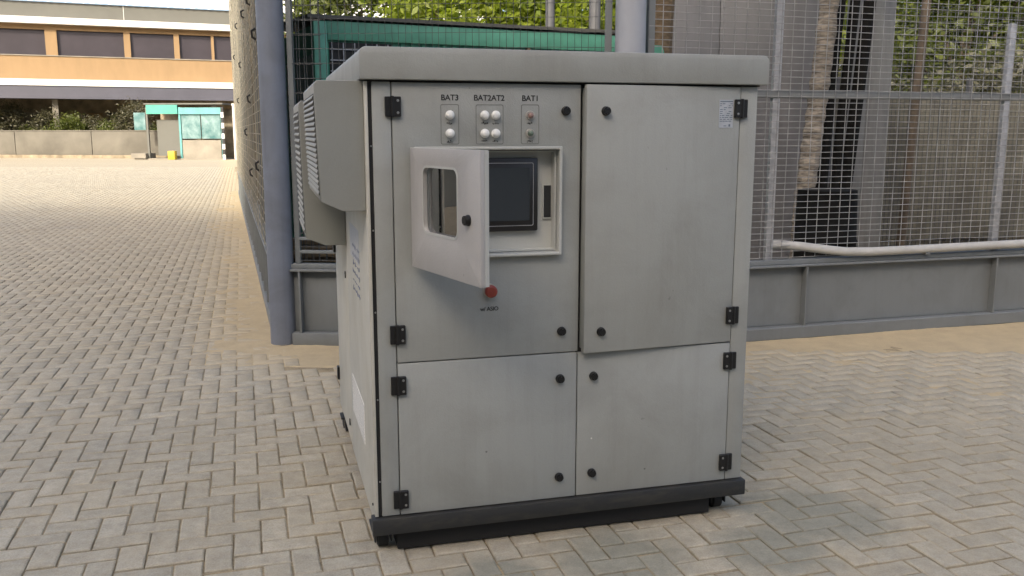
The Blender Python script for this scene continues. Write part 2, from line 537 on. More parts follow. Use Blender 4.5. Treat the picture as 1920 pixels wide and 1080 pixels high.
# bed of sand that fills the joints
bed = MB().add([(-34, -4, -0.0085), (12, -4, -0.0085), (12, 43, -0.0085), (-34, 43, -0.0085)], [(0, 1, 2, 3)]).build('paved_yard', M_JOINT)
tag(bed, kind='structure')

ca, sa = math.cos(PA), math.sin(PA)
FAR = 42.0
f_px = 1691.0; pt_ = math.atan(293 / 1691.0)
def proj(x, y, z):
    d = (x, y, z - 1.6)
    fw = d[1] * math.cos(pt_) - d[2] * math.sin(pt_); up = d[1] * math.sin(pt_) + d[2] * math.cos(pt_)
    return 960 + f_px * d[0] / fw, 540 - f_px * up / fw, fw

CAB = Vector((-0.517, 3.215, 0)); CA = R(15.2)
cw = Vector((math.cos(CA), math.sin(CA), 0)); cd = Vector((-math.sin(CA), math.cos(CA), 0))
items = []
IMAX = int(58 / PW)
for i in range(-IMAX, IMAX):
    for j in range(-IMAX // 2, IMAX // 2):
        for k, (ox, oy, lx, ly) in enumerate(((i, i + 4 * j, 2, 1), (2 + i, -1 + i + 4 * j, 1, 2))):
            cx = (ox + lx / 2) * PW; cy = (oy + ly / 2) * PW
            if abs(cx) > 48 or abs(cy) > 52: continue
            x = ca * cx - sa * cy; y = sa * cx + ca * cy
            if y < 2.0 or y > FAR: continue
            if abs(x) > 0.60 * y + 2.2: continue
            if not in_yard(x, y): continue
            u, v, fw = proj(x, y, 0)
            d = Vector((x, y, 0)) - CAB
            under = 0.12 < d.dot(cw) < 1.45 and 0.15 < d.dot(cd) < 1.6
            behind = False
            vis = -20 < u < 1940 and v < 1095
            if vis and 700 < u < 1392 and v < 1010 - (u - 700) * 0.11: behind = True
            items.append((fw + (0 if vis and not behind else 500), x, y, k, under))
items.sort(key=lambda t: t[0])

def paver_shape(seed, gx, gy):
    rs = random.Random(seed)
    hx, hy = PW - gx, PW / 2 - gy
    ch = 0.0048
    j = lambda s=0.0016: rs.uniform(-s, s)
    # octagonal-ish worn outline: 3 points per long side
    top = []; low = []
    outline = [(-hx, -hy), (-hx * .3, -hy), (hx * .35, -hy), (hx, -hy), (hx, hy), (hx * .3, hy), (-hx * .35, hy), (-hx, hy)]
    for (a, b) in outline:
        a2, b2 = a + j(), b + j()
        low.append((a2, b2))
        cc = ch + rs.uniform(-.001, .003)
        top.append((a2 - math.copysign(min(cc, abs(a2)), a2) * (1 if abs(a) > hx * .9 else 0), b2 - math.copysign(cc, b2)))
    n = len(outline)
    V = [(a, b, 0.0) for a, b in top] + [(a, b, -ch * 0.8) for a, b in low] + [(a, b, -0.03) for a, b in low]
    F = [tuple(range(n))]
    for k in range(n):
        m_ = (k + 1) % n
        F.append((n + k, n + m_, m_, k)); F.append((2 * n + k, 2 * n + m_, n + m_, n + k))
    return V, F

shapes = [paver_shape(s, 0.0034, 0.0058) for s in range(10)] + [paver_shape(s, 0.0058, 0.0034) for s in range(10, 20)]
pmeshes = []
for V, F in shapes:
    me = bpy.data.meshes.new('paver'); me.from_pydata(V, [], F); me.materials.append(M_PAVER); pmeshes.append(me)
def jit():
    return (random.gauss(0, 0.0015), random.gauss(0, 0.006), random.gauss(0, 0.006), random.gauss(0, 0.006))
for d, x, y, k, under in items[:300]:
    dz, tx, ty, tz = jit()
    o = bpy.data.objects.new('paver', pmeshes[random.randrange(10) + 10 * k]); col.objects.link(o); o.parent = bed
    o.location = (x, y, dz); o.rotation_euler = (tx, ty, PA + (math.pi / 2 if k else 0) + tz + (math.pi if random.random() < .5 else 0))
VV = []; FT = []; FQ = []; TN = []; off = 0
topN = len(shapes[0][0]) // 3
shp = [np.array(V) for V, F in shapes]
quads = np.array([q for q in shapes[0][1][1:]])
capq = np.array([(0, 1, 2, 7), (7, 2, 5, 6), (2, 3, 4, 5)])
allq = np.vstack([capq, quads])
for d, x, y, k, under in items[300:]:
    dz, tx, ty, tz = jit()
    a = PA + (math.pi / 2 if k else 0) + tz
    S = shp[random.randrange(10) + 10 * k]
    c, s = math.cos(a), math.sin(a)
    X = S[:, 0] * c - S[:, 1] * s + x; Y = S[:, 0] * s + S[:, 1] * c + y
    Z = S[:, 2] + dz + S[:, 0] * ty + S[:, 1] * tx
    VV.append(np.stack([X, Y, Z], 1))
    far = d % 500 > 12
    q = allq[:3 + 16] if not far else np.vstack([capq, quads[0::2]])
    FQ.append(q + off); TN.append(np.full(len(S), random.random())); off += len(S)
rest = big_mesh('pavers', np.vstack(VV), np.vstack(FQ), M_PAVERS, bed)
at_ = rest.data.attributes.new('tone', 'FLOAT', 'POINT'); at_.data.foreach_set('value', np.concatenate(TN).astype(np.float32))
tag(rest, kind='stuff')
print('pavers', len(items))

# beyond the countable pavers the yard goes on as one surface
m, nt, b = base_mat('far_paving')
p = wpos(nt)
mp = nt.nodes.new('ShaderNodeMapping'); mp.inputs['Rotation'].default_value = (0, 0, -PA); nt.links.new(p, mp.inputs['Vector'])
bk = nt.nodes.new('ShaderNodeTexBrick'); nt.links.new(mp.outputs[0], bk.inputs['Vector'])
bk.inputs['Scale'].default_value = 1.0; bk.inputs['Brick Width'].default_value = 0.225; bk.inputs['Row Height'].default_value = 0.1125
bk.inputs['Mortar Size'].default_value = 0.006; bk.inputs['Color1'].default_value = (0.37, 0.343, 0.275, 1); bk.inputs['Color2'].default_value = (0.34, 0.315, 0.252, 1); bk.inputs['Mortar'].default_value = (0.2, 0.165, 0.11, 1)
fc = _mix(nt, _math(nt, 'MULTIPLY', sand_factor(nt), 0.8), bk.outputs['Color'], SAND)
nt.links.new(fc, b.inputs['Base Color']); b.inputs['Roughness'].default_value = 0.9; b.inputs['Specular IOR Level'].default_value = 0.2
MB().add([(-60, FAR - .06, -0.003), (2, FAR - .06, -0.003), (2, 74, -0.003), (-90, 74, -0.003)], [(0, 1, 2, 3)]).build('far_paving', m)
tag(bpy.data.objects['far_paving'], kind='structure')

# sand blown against the feet of the fences
def drift(name, p0, dirv, nrm, L, Wd, res, hgt, fall):
    nx, ny = int(L / res), int(Wd / res)
    V = []
    for jy in range(ny + 1):
        for ix in range(nx + 1):
            a = ix * res; d_ = jy * res
            q = p0 + dirv * a + nrm * d_
            n1 = mnoise.noise(Vector((q.x * 1.1, q.y * 1.1, 3.1))) ; n2 = mnoise.noise(Vector((q.x * 5, q.y * 5, 1.7))); n3 = mnoise.noise(Vector((q.x * 19, q.y * 19, 5.7)))
            n4 = mnoise.noise(Vector((q.x * 45, q.y * 45, 9.7)))
            z = hgt * math.exp(-d_ / fall) - 0.0056 + 0.006 * n1 + 0.0048 * n2 + 0.0036 * n3 + 0.0022 * n4
            if jy == ny: z = -0.03
            V.append((q.x, q.y, z))
    F = [(jy * (nx + 1) + ix, jy * (nx + 1) + ix + 1, (jy + 1) * (nx + 1) + ix + 1, (jy + 1) * (nx + 1) + ix) for jy in range(ny) for ix in range(nx)]
    o = big_mesh(name, V, F, M_SAND)
    o.data.polygons.foreach_set('use_smooth', [True] * len(F))
    tag(o, kind='stuff')
    return o
o = drift('drifted_sand', POST2 - RDIR * 0.8, RDIR, rn, 7.2, 1.8, 0.03, 0.0105, 0.36)
tag(o, 'pale sand blown over the pavers along the grey fence plinth', 'sand')
o = drift('drifted_sand', CORNER - SDIR * 0.1 - sn * 0.02, SDIR, sn, 19.0, 0.8, 0.035, 0.020, 0.19)
tag(o, 'yellow sand strip at the foot of the tall cloth lined fence', 'sand')
o = drift('drifted_sand', CORNER - fdir * 0.5, fdir, fn, 2.6, 0.7, 0.03, 0.016, 0.22)
tag(o, 'small sand patch around the foot of the corner post', 'sand')

# ================================================================== FENCES
def plinth(root, L, o, stiff, h=0.60, wm=M_FENCE):
    """o: +1 when the outer face looks to -y, else -1"""
    def bx(name, m_, x0, x1, ya, yb, z0, z1, bev=0.003):
        y0, y1 = sorted((-o * ya, -o * yb))
        return box(name, m_, root, x0, x1, y0, y1, z0, z1, bev, 1)
    bx('web_plate', wm, 0, L, -0.012, 0.0, 0.10, h - 0.035)
    bx('bottom_flange', wm, 0, L, -0.02, 0.075, 0.0, 0.098, 0.006)
    bx('top_flange', wm, 0, L, -0.05, 0.070, h - 0.033, h - 0.016, 0.004)
    bx('kerb_angle', wm, 0, L, -0.05, 0.030, h - 0.015, h + 0.02, 0.003)
    for x in stiff:
        bx('stiffener', wm, x, x + 0.014, 0.001, 0.066, 0.0985, h - 0.034, 0.002)

def wire_panel(root, name, x0, x1, z0, z1, y, hs, vs, rad, material, seg=0.6, jitter=0.0018):
    V = []; F = []; off = 0
    def wire(pts, r_):
        nonlocal off
        P = np.array(pts); n = len(P)
        t = P[-1] - P[0]; t /= np.linalg.norm(t)
        u = np.array([0, 1.0, 0]); s = np.cross(t, u)
        rings = [P + (s * math.cos(a) + u * math.sin(a)) * r_ for a in (0.785, 2.356, 3.927, 5.498)]
        A = np.stack(rings, 1).reshape(-1, 3)
        V.append(A)
        k = np.arange(n - 1)[:, None] * 4; i = np.arange(4)[None, :]; j = (i + 1) % 4
        F.append(np.stack([(k + i), (k + j), (k + 4 + j), (k + 4 + i)], -1).reshape(-1, 4) + off)
        off += n * 4
    z = z0
    while z < z1:
        n = max(2, int((x1 - x0) / seg) + 1)
        xs = np.linspace(x0, x1, n)
        wire(np.stack([xs, np.full(n, y) + RNG.normal(0, jitter, n), np.full(n, z) + RNG.normal(0, jitter, n)], 1), rad)
        z += hs * (1 + RNG.normal(0, 0.03))
    x = x0 + 0.01
    while x < x1:
        n = max(2, int((z1 - z0) / seg) + 1)
        zs = np.linspace(z0, z1, n)
        wire(np.stack([np.full(n, x) + RNG.normal(0, jitter, n), np.full(n, y) + rad * 1.7 + RNG.normal(0, jitter, n), zs], 1), rad)
        x += vs * (1 + RNG.normal(0, 0.03))
    o = big_mesh(name, np.vstack(V), np.vstack(F), material, root)
    tag(o, kind='stuff')
    return o

FH = 5.2
# right-hand fence
fr = empty('mesh_fence', POST2, R(16.2), 'grey fence of close horizontal wires on a steel plinth with a white pipe', 'fence')
LR = 8.5
plinth(fr, LR, 1, [0.42, 1.50, 3.32, 4.6, 6.1, 7.6])
MB().lathe((0.0, 0.0, 0.0), (0, 0, 1), [(0, 0.108), (FH, 0.108)], 28).build('post', M_POST2, fr, smooth=True)
box('edge_angle', M_FENCE, fr, 0.135, 0.185, -0.01, 0.04, 0.62, FH, 0.004)
for x, h_ in ((1.175, FH), (3.32, 2.46), (5.4, FH), (7.6, FH)):
    box('post', M_GALV, fr, x, x + 0.062, 0.012, 0.05, 0.56, h_, 0.004)
rl = MB()
rl.box(0.19, LR, 0.006, 0.05, 1.850, 1.905)
rl.build('rail', M_FENCE, fr, 0.004)
box('rail', M_FENCE, fr, 0.19, LR, 0.006, 0.05, 3.55, 3.60, 0.004)
wire_panel(fr, 'wire_mesh', 0.14, LR, 0.64, FH, -0.008, 0.0475, 0.098, 0.0032, M_WIRE, 0.45, 0.0022)
# white pipe lying along the plinth
pp = [Vector((1.20, 0.055, 0.735)), Vector((1.35, 0.03, 0.732)), Vector((1.50, -0.005, 0.715)), Vector((1.68, -0.035, 0.690)), Vector((1.86, -0.045, 0.668)), Vector((2.1, -0.045, 0.66)), Vector((3.0, -0.045, 0.668)), Vector((4.4, -0.045, 0.682)), Vector((6.4, -0.045, 0.69)), Vector((8.4, -0.045, 0.69))]
pipe = MB().tube(pp, 0.035, 14).build('plastic_pipe', M_PIPE, None, smooth=True)
pipe.location = POST2; pipe.rotation_euler = (0, 0, R(16.2)); 
tag(pipe, 'long off-white pipe lying on top of the grey fence plinth', 'pipe')
for x in (2.6, 4.0, 5.6, 7.2):
    box('pipe_bracket', M_FENCE, fr, x, x + 0.04, -0.07, -0.02, 0.6205, 0.640, 0.002)

# front-left fence between corner post and second post
fa = math.atan2(fdir.y, fdir.x)
LF = (POST2 - CORNER).length - 0.11
ff = empty('mesh_fence', CORNER, fa, 'dark wire fence on a steel plinth directly behind the cabinet', 'fence')
MB().lathe((0, 0, 0), (0, 0, 1), [(0, 0.097), (FH + .3, 0.097)], 28).build('post', M_POST, ff, smooth=True)
def plinth_short(root, x0, L, stiff):
    e = root
    box('web_plate', M_FENCE, e, x0, L, 0.0, 0.012, 0.10, 0.565, 0.002)
    box('bottom_flange', M_FENCE, e, x0, L, -0.075, 0.02, 0.0, 0.098, 0.006)
    box('top_flange', M_FENCE, e, x0, L, -0.07, 0.05, 0.567, 0.584, 0.004)
    box('kerb_angle', M_FENCE, e, x0, L, -0.03, 0.05, 0.585, 0.62, 0.003)
    for x in stiff:
        box('stiffener', M_FENCE, e, x, x + 0.014, -0.066, -0.001, 0.0985, 0.566, 0.002)
plinth_short(ff, 0.09, LF, [0.15, 1.4])
for z in (0.70, 0.80):
    MB().box(0.16, LF, -0.028, 0.02, z, z + 0.022).build('bottom_rail', M_FENCE, ff, 0.003)
box('edge_angle', M_FENCE, ff, 0.118, 0.158, -0.01, 0.04, 0.62, FH, 0.004)
box('edge_angle', M_FENCE, ff, LF - 0.07, LF - 0.02, -0.01, 0.04, 0.62, FH, 0.004)
wire_panel(ff, 'wire_mesh', 0.15, LF, 0.64, FH, -0.006, 0.103, 0.0485, 0.0024, M_WIRED, 0.45, 0.0022)
wire_panel(ff, 'coarse_mesh', 0.10, 0.36, 0.64, FH, 0.045, 0.103, 0.06, 0.004, M_WIRED, 0.45, 0.002)

# long side fence running away from the corner
sang = math.atan2(SDIR.y, SDIR.x)
fs = empty('mesh_fence', CORNER + SDIR * 0.12, sang, 'tall fence lined with beige cloth running away from the corner post', 'fence')
LS = 17.6
plinth(fs, LS, -1, [0.5 + 0.62 * k for k in range(27)], 0.62, M_FENCE)
wire_panel(fs, 'wire_mesh', 0.05, LS, 0.64, FH, 0.06, 0.095, 0.42, 0.0042, M_WIREL, 0.9, 0.003)
for x in (2.9, 5.8, 8.7, 11.6, 14.5, 17.4):
    box('post', M_FENCE, fs, x, x + 0.06, -0.03, 0.03, 0.60, FH, 0.004)
cl = MB()
NXC, NZC = 120, 8
V = []; F = []
for a in range(NXC + 1):
    for k in range(NZC + 1):
        V.append((0.15 + a * (LS - 0.2) / NXC, -0.05 + 0.02 * math.sin(a * 0.9 + k) + 0.015 * mnoise.noise(Vector((a * .3, k, 0))), 0.66 + k * (FH - 0.7) / NZC))
for a in range(NXC):
    for k in range(NZC):
        q = a * (NZC + 1) + k
        F.append((q, q + NZC + 1, q + NZC + 2, q + 1))
n0 = len(V)
V2 = [(x, y - 0.004, z) for x, y, z in V]
cl.add(V, F); cl.add(V2, [f[::-1] for f in F])
cloth = cl.build('shade_cloth', M_CLOTH, None, smooth=True)
cloth.location = fs.location; cloth.rotation_euler = (0, 0, sang)
tag(cloth, 'beige woven cloth hung behind the long side fence', 'shade cloth')
# black clips that hold the cloth
clip = MB()
clip.tube([(0, 0, 0.0), (0.0, 0.03, 0.02), (0.0, 0.035, 0.07), (0.0, 0.0, 0.09)], 0.010, 6)
clip_o = None
for x, z in ((0.9, 2.35), (1.9, 2.75), (3.1, 1.9), (4.2, 2.9), (5.2, 1.55), (6.8, 2.5), (1.4, 1.25), (8.3, 3.2), (2.4, 3.1), (10, 2.1), (3.6, 1.1), (12.0, 3.0)):
    if clip_o is None:
        clip_o = clip.build('clip', M_BLACK, fs); c_ = clip_o
    else:
        c_ = clip_o.copy(); col.objects.link(c_); c_.parent = fs
    c_.location = (x, 0.064, z)

# ================================================================== CABINET
cab = empty('equipment_cabinet', CAB, CA, 'tall grey steel equipment cabinet on black casters with a small open display door', 'cabinet')
CWD, CDP = 1.535, 1.65
ZB, ZT = 0.160, 1.776
# carcass set back behind the doors
carc = MB()
carc.box(0.02, 1.525, 0.052, CDP - 0.02, ZB, ZT - 0.004)
carc.build('carcass', M_INNER, cab)
# left side: two skins with a dark joint
sp = box('side_panel', M_CABSIDE_LIT, cab, 0.0, 0.016, 0.042, 0.905, 0.118, ZT - 0.002, 0.003)
sp2 = box('side_panel', M_CABSIDE_LIT, cab, 0.002, 0.018, 0.925, CDP, 0.118, ZT - 0.002, 0.003)
box('side_edge', M_CABSIDE_LIT, cab, 0.0, 0.0125, 0.0, 0.0405, ZB + 0.001, ZT - 0.002, 0.002)
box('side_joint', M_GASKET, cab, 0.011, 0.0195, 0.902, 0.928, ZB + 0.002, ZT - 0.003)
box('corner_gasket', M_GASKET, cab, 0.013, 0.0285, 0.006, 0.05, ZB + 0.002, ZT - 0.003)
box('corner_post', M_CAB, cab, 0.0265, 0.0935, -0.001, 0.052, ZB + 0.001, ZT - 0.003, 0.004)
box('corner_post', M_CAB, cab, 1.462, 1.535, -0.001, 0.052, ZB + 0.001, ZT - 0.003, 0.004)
box('side_panel', M_CABSIDE_LIT, cab, 1.519, 1.533, 0.053, CDP, ZB + 0.001, ZT - 0.002, 0.003)
box('back_panel', M_CABSIDE_LIT, cab, 0.02, 1.517, CDP - 0.018, CDP - 0.002, ZB + 0.001, ZT - 0.002, 0.003)
# roof cap
rf = MB()
rp = [(-0.016, 1.7795), (1.566, 1.7795)] + [(1.566 - 0.026 + 0.026 * math.cos(R(a)), 1.864 + 0.026 * math.sin(R(a))) for a in range(0, 91, 15)] + [(0.010 + 0.026 * math.cos(R(a)), 1.864 + 0.026 * math.sin(R(a))) for a in range(90, 181, 15)]
nrp = len(rp)
rf.add([(x, -0.028, z) for x, z in rp] + [(x, 1.685, z) for x, z in rp], [tuple(range(nrp)), tuple(range(nrp, 2 * nrp))[::-1]] + [(k, (k + 1) % nrp, nrp + (k + 1) % nrp, nrp + k) for k in range(nrp)])
roof = rf.build('roof', M_CAB, cab, 0.0035, segs=2)
box('roof_gasket', M_GASKET, cab, 0.01, 1.545, 0.004, 1.64, 1.7735, 1.7790)
# base frame
bs = MB(); bs.box(-0.012, 1.548, -0.022, 0.040, 0.093, 0.1585); bs.box(0.03, 1.51, 0.041, 1.63, 0.095, 0.1575)
base = bs.build('base_frame', M_BASE, cab, 0.004)
# casters
def caster(x, y, a):
    c = MB()
    c.box(x - 0.045, x + 0.045, y - 0.05, y + 0.05, 0.082, 0.0925)
    c.box(x - 0.034, x - 0.028, y - 0.04, y + 0.04, 0.03, 0.083)
    c.box(x + 0.028, x + 0.034, y - 0.04, y + 0.04, 0.03, 0.083)
    k = c.build('caster', M_BASE, cab, 0.002)
    w = MB(); w.lathe((x - 0.022, y, 0.040), (1, 0, 0), [(0, 0.030), (0.004, 0.040), (0.040, 0.040), (0.044, 0.030)], 22)
    w.build('wheel', M_RUBBER, k, smooth=True)
for x, y in ((0.035, 0.10), (1.47, 0.10), (0.035, 1.52), (1.47, 1.52)):
    caster(x, y, 0)
# black box standing in for the contact shadow under the base
box('underside_shade', M_RUBBER, cab, 0.085, 1.41, 0.03, 1.60, 0.008, 0.0925, 0.003)

def add_lock(parent, x, z, y=-0.001, r_=0.0155):
    l = MB(); l.lathe((x, y, z), (0, -1, 0), [(0, r_ * 1.12), (0.005, r_ * 1.12), (0.006, r_), (0.017, r_ * 0.95), (0.018, r_ * 0.62), (0.012, r_ * 0.55), (0.012, 0.0)], 20)
    lo = l.build('lock', M_BLACK, parent, smooth=True)
    s = MB(); s.box(x - 0.0022, x + 0.0022, y - 0.0165, y - 0.0115, z - 0.0065, z + 0.0065)
    if parent.parent is None or parent.parent.parent is None:
        pass
    return lo

def add_hinge(parent, x, z, flip=1, y=-0.001):
    h = MB()
    a0, a1 = sorted((x + flip * 0.004, x + flip * 0.030))
    b0, b1 = sorted((x - flip * 0.005, x - flip * 0.026))
    h.box(a0, a1, y - 0.014, y, z - 0.035, z + 0.035)
    h.box(b0, b1, y - 0.010, y, z - 0.035, z + 0.035)
    h.lathe((x, y - 0.010, z - 0.037), (0, 0, 1), [(0, 0.0075), (0.074, 0.0075)], 10)
    ho = h.build('hinge', M_BLACK, parent, 0.002, segs=1)
    return ho

def hinge_screws(parent, x, z, flip, y=-0.015):
    for dz in (-0.021, 0.021):
        s = MB(); s.lathe((x + flip * 0.019, y, z + dz), (0, -1, 0), [(0, 0.0048), (0.0015, 0.0045), (0.002, 0.002)], 10)
        s.build('screw', M_SCREW, parent, smooth=True)

# upper-left door with an opening for the display housing
DL, DR = 0.0965, 0.800
dm = MB()
plate_hole(dm, [(DL, 0.758), (DR, 0.758), (DR, 1.7715), (DL, 1.7715)], [(0.186, 1.157), (0.707, 1.157), (0.707, 1.533), (0.186, 1.533)], -0.004, 0.020)
door_ul = dm.build('door', M_CAB, cab, 0.0025)
box('lower_door', M_CAB, cab, DL, 0.7965, -0.004, 0.020, 0.1625, 0.7535, 0.0030)
door_ll = bpy.data.objects['lower_door']; door_ll.name = 'door.001'
door_lr = box('door', M_CAB, cab, 0.8005, 1.4585, -0.004, 0.020, 0.1625, 0.7505, 0.0030)
# upper-right door stands slightly ajar on its right-hand hinges
door_ur = MB().box(-0.648, 0.0, -0.004, 0.026, 0.7555, 1.7715).build('door', M_CAB, cab, 0.003)
door_ur.location = (1.4585, 0, 0); door_ur.rotation_euler = (0, 0, R(3.2))
tag(door_ur, 'plain upper door standing slightly ajar')
box('door_flange', M_CAB, door_ur, -0.646, -0.632, 0.027, 0.045, 0.77, 1.76)
for z in (0.865, 1.687):
    add_hinge(door_ul, 0.097, z, 1, -0.004); hinge_screws(door_ul, 0.097, z, 1, -0.018)
for z in (0.226, 0.672):
    add_hinge(door_ll, 0.096, z, 1, -0.004); hinge_screws(door_ll, 0.096, z, 1, -0.018)
for z in (0.241, 0.677):
    add_hinge(door_lr, 1.459, z, -1, -0.004); hinge_screws(door_lr, 1.459, z, -1, -0.018)
for z in (0.866, 1.689):
    add_hinge(door_ur, 0.003, z, -1, -0.004); hinge_screws(door_ur, 0.003, z, -1, -0.018)
add_lock(door_ul, 0.741, 1.676, -0.004); add_lock(door_ul, 0.732, 0.842, -0.004)
add_lock(door_ll, 0.728, 0.653, -0.004); add_lock(door_ll, 0.727, 0.250, -0.004)
add_lock(door_lr, 0.866, 0.654, -0.004); add_lock(door_lr, 0.864, 0.254, -0.004)
add_lock(door_ur, -0.573, 1.676, -0.004); add_lock(door_ur, -0.578, 0.838, -0.004)
# maker's plate on the upper-right door
st = box('rating_plate', M_STICK, door_ur, -0.093, -0.031, -0.0052, -0.0041, 1.615, 1.722)
sl = MB(); rs = random.Random(3)
sl.box(-0.090, -0.034, -0.0056, -0.0053, 1.7135, 1.7175)
for k in range(10):
    z = 1.707 - k * 0.0074
    a = -0.090
    while a < -0.036:
        w_ = rs.uniform(0.005, 0.016)
        if rs.random() < 0.72: sl.box(a, min(a + w_, -0.034), -0.0056, -0.0053, z - 0.0016, z + 0.0014)
        a += w_ + rs.uniform(0.002, 0.006)
sl.box(-0.072, -0.060, -0.0056, -0.0053, 1.621, 1.624); sl.box(-0.050, -0.042, -0.0056, -0.0053, 1.620, 1.629)
sl.build('print', M_STICKLINE, door_ur)

# indicator groups
def outline(x0, x1, z0, z1, t, y):
    mb = MB(); plate_hole(mb, rrect(x0, x1, z0, z1, 0.006, 3), rrect(x0 + t, x1 - t, z0 + t, z1 - t, 0.005, 3), y - 0.0008, y - 0.0001)
    return mb.build('printed_frame', M_PRINTG, door_ul)
FY = -0.004
outline(0.270, 0.337, 1.555, 1.697, 0.0022, FY); outline(0.399, 0.502, 1.555, 1.697, 0.0022, FY); outline(0.569, 0.638, 1.555, 1.698, 0.0022, FY)
RX = (R(90), 0, 0)
for s, x in (('BAT3', 0.304), ('BAT2AT2', 0.449), ('BAT1', 0.604)):
    text_mesh('lettering', s, 0.0285, M_PRINT, door_ul, (x, FY - 0.0008, 1.7195), RX, space=0.98)
def lamp(x, z, lens, collar, kind):
    b_ = MB(); b_.lathe((x, FY, z), (0, -1, 0), [(0, 0.0165), (0.006, 0.0165), (0.008, 0.0150)], 22)
    c = b_.build('indicator_lamp', collar, door_ul, smooth=True)
    return c
def lens(x, z, m_, r_=0.0142):
    b_ = MB(); b_.lathe((x, FY - 0.0081, z), (0, -1, 0), [(0, r_), (0.006, r_ * 0.98), (0.010, r_ * 0.8), (0.0125, r_ * 0.45), (0.013, 0.0)], 22)
    return b_.build('lamp_lens', m_, door_ul, smooth=True)
for x, z in ((0.3035, 1.659), (0.3035, 1.594), (0.432, 1.659), (0.473, 1.659), (0.432, 1.594), (0.473, 1.594)):
    lamp(x, z, M_LAMPW, M_LAMPW, 0); lens(x, z, M_LAMPW)
lamp(0.603, 1.659, M_LAMPR, M_LAMPRIM, 0); lens(0.603, 1.659, M_LAMPR, 0.0105)
lamp(0.603, 1.594, M_LAMPG, M_LAMPRIM, 0); lens(0.603, 1.594, M_LAMPG, 0.0105)
# small worn captions under the lamps: illegible strokes
rs = random.Random(11)
for x, z in ((0.3035, 1.629), (0.432, 1.629), (0.473, 1.629), (0.603, 1.629), (0.3035, 1.563), (0.432, 1.565), (0.473, 1.565), (0.603, 1.564)):
    cp = MB()
    a = x - 0.0115
    while a < x + 0.009:
        w_ = rs.uniform(0.002, 0.0045)
        for q in range(2):
            zz = z + rs.uniform(-0.004, 0.003)
            cp.box(a, a + w_, FY - 0.0008 - 0.0001 * q, FY - 0.0001, zz, zz + rs.uniform(0.0015, 0.005))
        a += w_ + rs.uniform(0.0006, 0.0022)
    cp.build('caption', M_PRINT, door_ul)

# display housing: raised rim and tub
hx0, hx1, hz0, hz1 = 0.172, 0.721, 1.143, 1.547
hm = MB()
plate_hole(hm, [(hx0, hz0), (hx1, hz0), (hx1, hz1), (hx0, hz1)], [(hx0 + 0.011, hz0 + 0.011), (hx1 - 0.011, hz0 + 0.011), (hx1 - 0.011, hz1 - 0.011), (hx0 + 0.011, hz1 - 0.011)], -0.034, -0.0045)
hous = hm.build('display_housing', M_HOUSING, cab, 0.003)
hm2 = MB()
plate_hole(hm2, [(hx0 + 0.016, hz0 + 0.016), (hx1 - 0.016, hz0 + 0.016), (hx1 - 0.016, hz1 - 0.016), (hx0 + 0.016, hz1 - 0.016)], [(hx0 + 0.021, hz0 + 0.021), (hx1 - 0.021, hz0 + 0.021), (hx1 - 0.021, hz1 - 0.021), (hx0 + 0.021, hz1 - 0.021)], -0.0045, 0.040)
hm2.build('tub_wall', M_HOUSING, hous)
box('tub_back', M_HOUSING, hous, hx0 + 0.016, hx1 - 0.016, 0.036, 0.042, hz0 + 0.016, hz1 - 0.016)
# touch panel
box('bezel', M_BEZEL, hous, 0.285, 0.640, 0.010, 0.036, 1.232, 1.505, 0.006)
tr = MB(); plate_hole(tr, rrect(0.300, 0.622, 1.252, 1.487, 0.006, 3), rrect(0.3025, 0.6195, 1.2545, 1.4845, 0.005, 3), 0.0085, 0.0099)
tr.build('bezel_trim', M_TRIM, hous)
box('screen', M_SCREEN, hous, 0.318, 0.606, 0.0088, 0.0098, 1.272, 1.468)
box('port_cover', M_DARK, hous, 0.668, 0.698, 0.030, 0.0358, 1.280, 1.400)
pt2 = MB(); plate_hole(pt2, [(0.664, 1.275), (0.698, 1.275), (0.698, 1.404), (0.664, 1.404)], [(0.6675, 1.2785), (0.6965, 1.2785), (0.6965, 1.4005), (0.6675, 1.4005)], 0.028, 0.0358)
pt2.build('port_frame', M_HOUSING, hous)
# open display door
hd = MB()
plate_hole(hd, [(0.0, 1.122), (0.530, 1.122), (0.530, 1.545), (0.0, 1.545)], rrect(0.108, 0.372, 1.258, 1.481, 0.028, 5), -0.020, -0.004)
hdoor = hd.build('display_door', M_HDOOR, cab, 0.0016)
hdoor.location = (0.171, -0.036, 0); hdoor.rotation_euler = (0, 0, -R(75.5))
tag(hdoor, 'small glazed door swung open')
fl = MB()
plate_hole(fl, [(0.001, 1.123), (0.529, 1.123), (0.529, 1.544), (0.001, 1.544)], [(0.008, 1.130), (0.522, 1.130), (0.522, 1.537), (0.008, 1.537)], -0.0038, 0.012)
fl.build('return_flange', M_HOUSING, hdoor, 0.001)
gl = box('window_pane', M_GLASS, hdoor, 0.096, 0.384, -0.0035, 0.0, 1.246, 1.493)
sl_ = MB(); plate_hole(sl_, rrect(0.102, 0.378, 1.252, 1.487, 0.033, 5), rrect(0.109, 0.371, 1.259, 1.480, 0.027, 5), -0.0212, -0.0198)
sl_.build('window_seal', M_HOUSING, hdoor)
lk = add_lock(hdoor, 0.452, 1.326, -0.020, 0.016)
ct = MB(); ct.box(0.43, 0.475, 0.004, 0.008, 1.316, 1.336); ct.lathe((0.452, -0.004, 1.326), (0, 1, 0), [(0, 0.012), (0.01, 0.012)], 12)
ct.build('lock_cam', M_SCREW, hdoor)
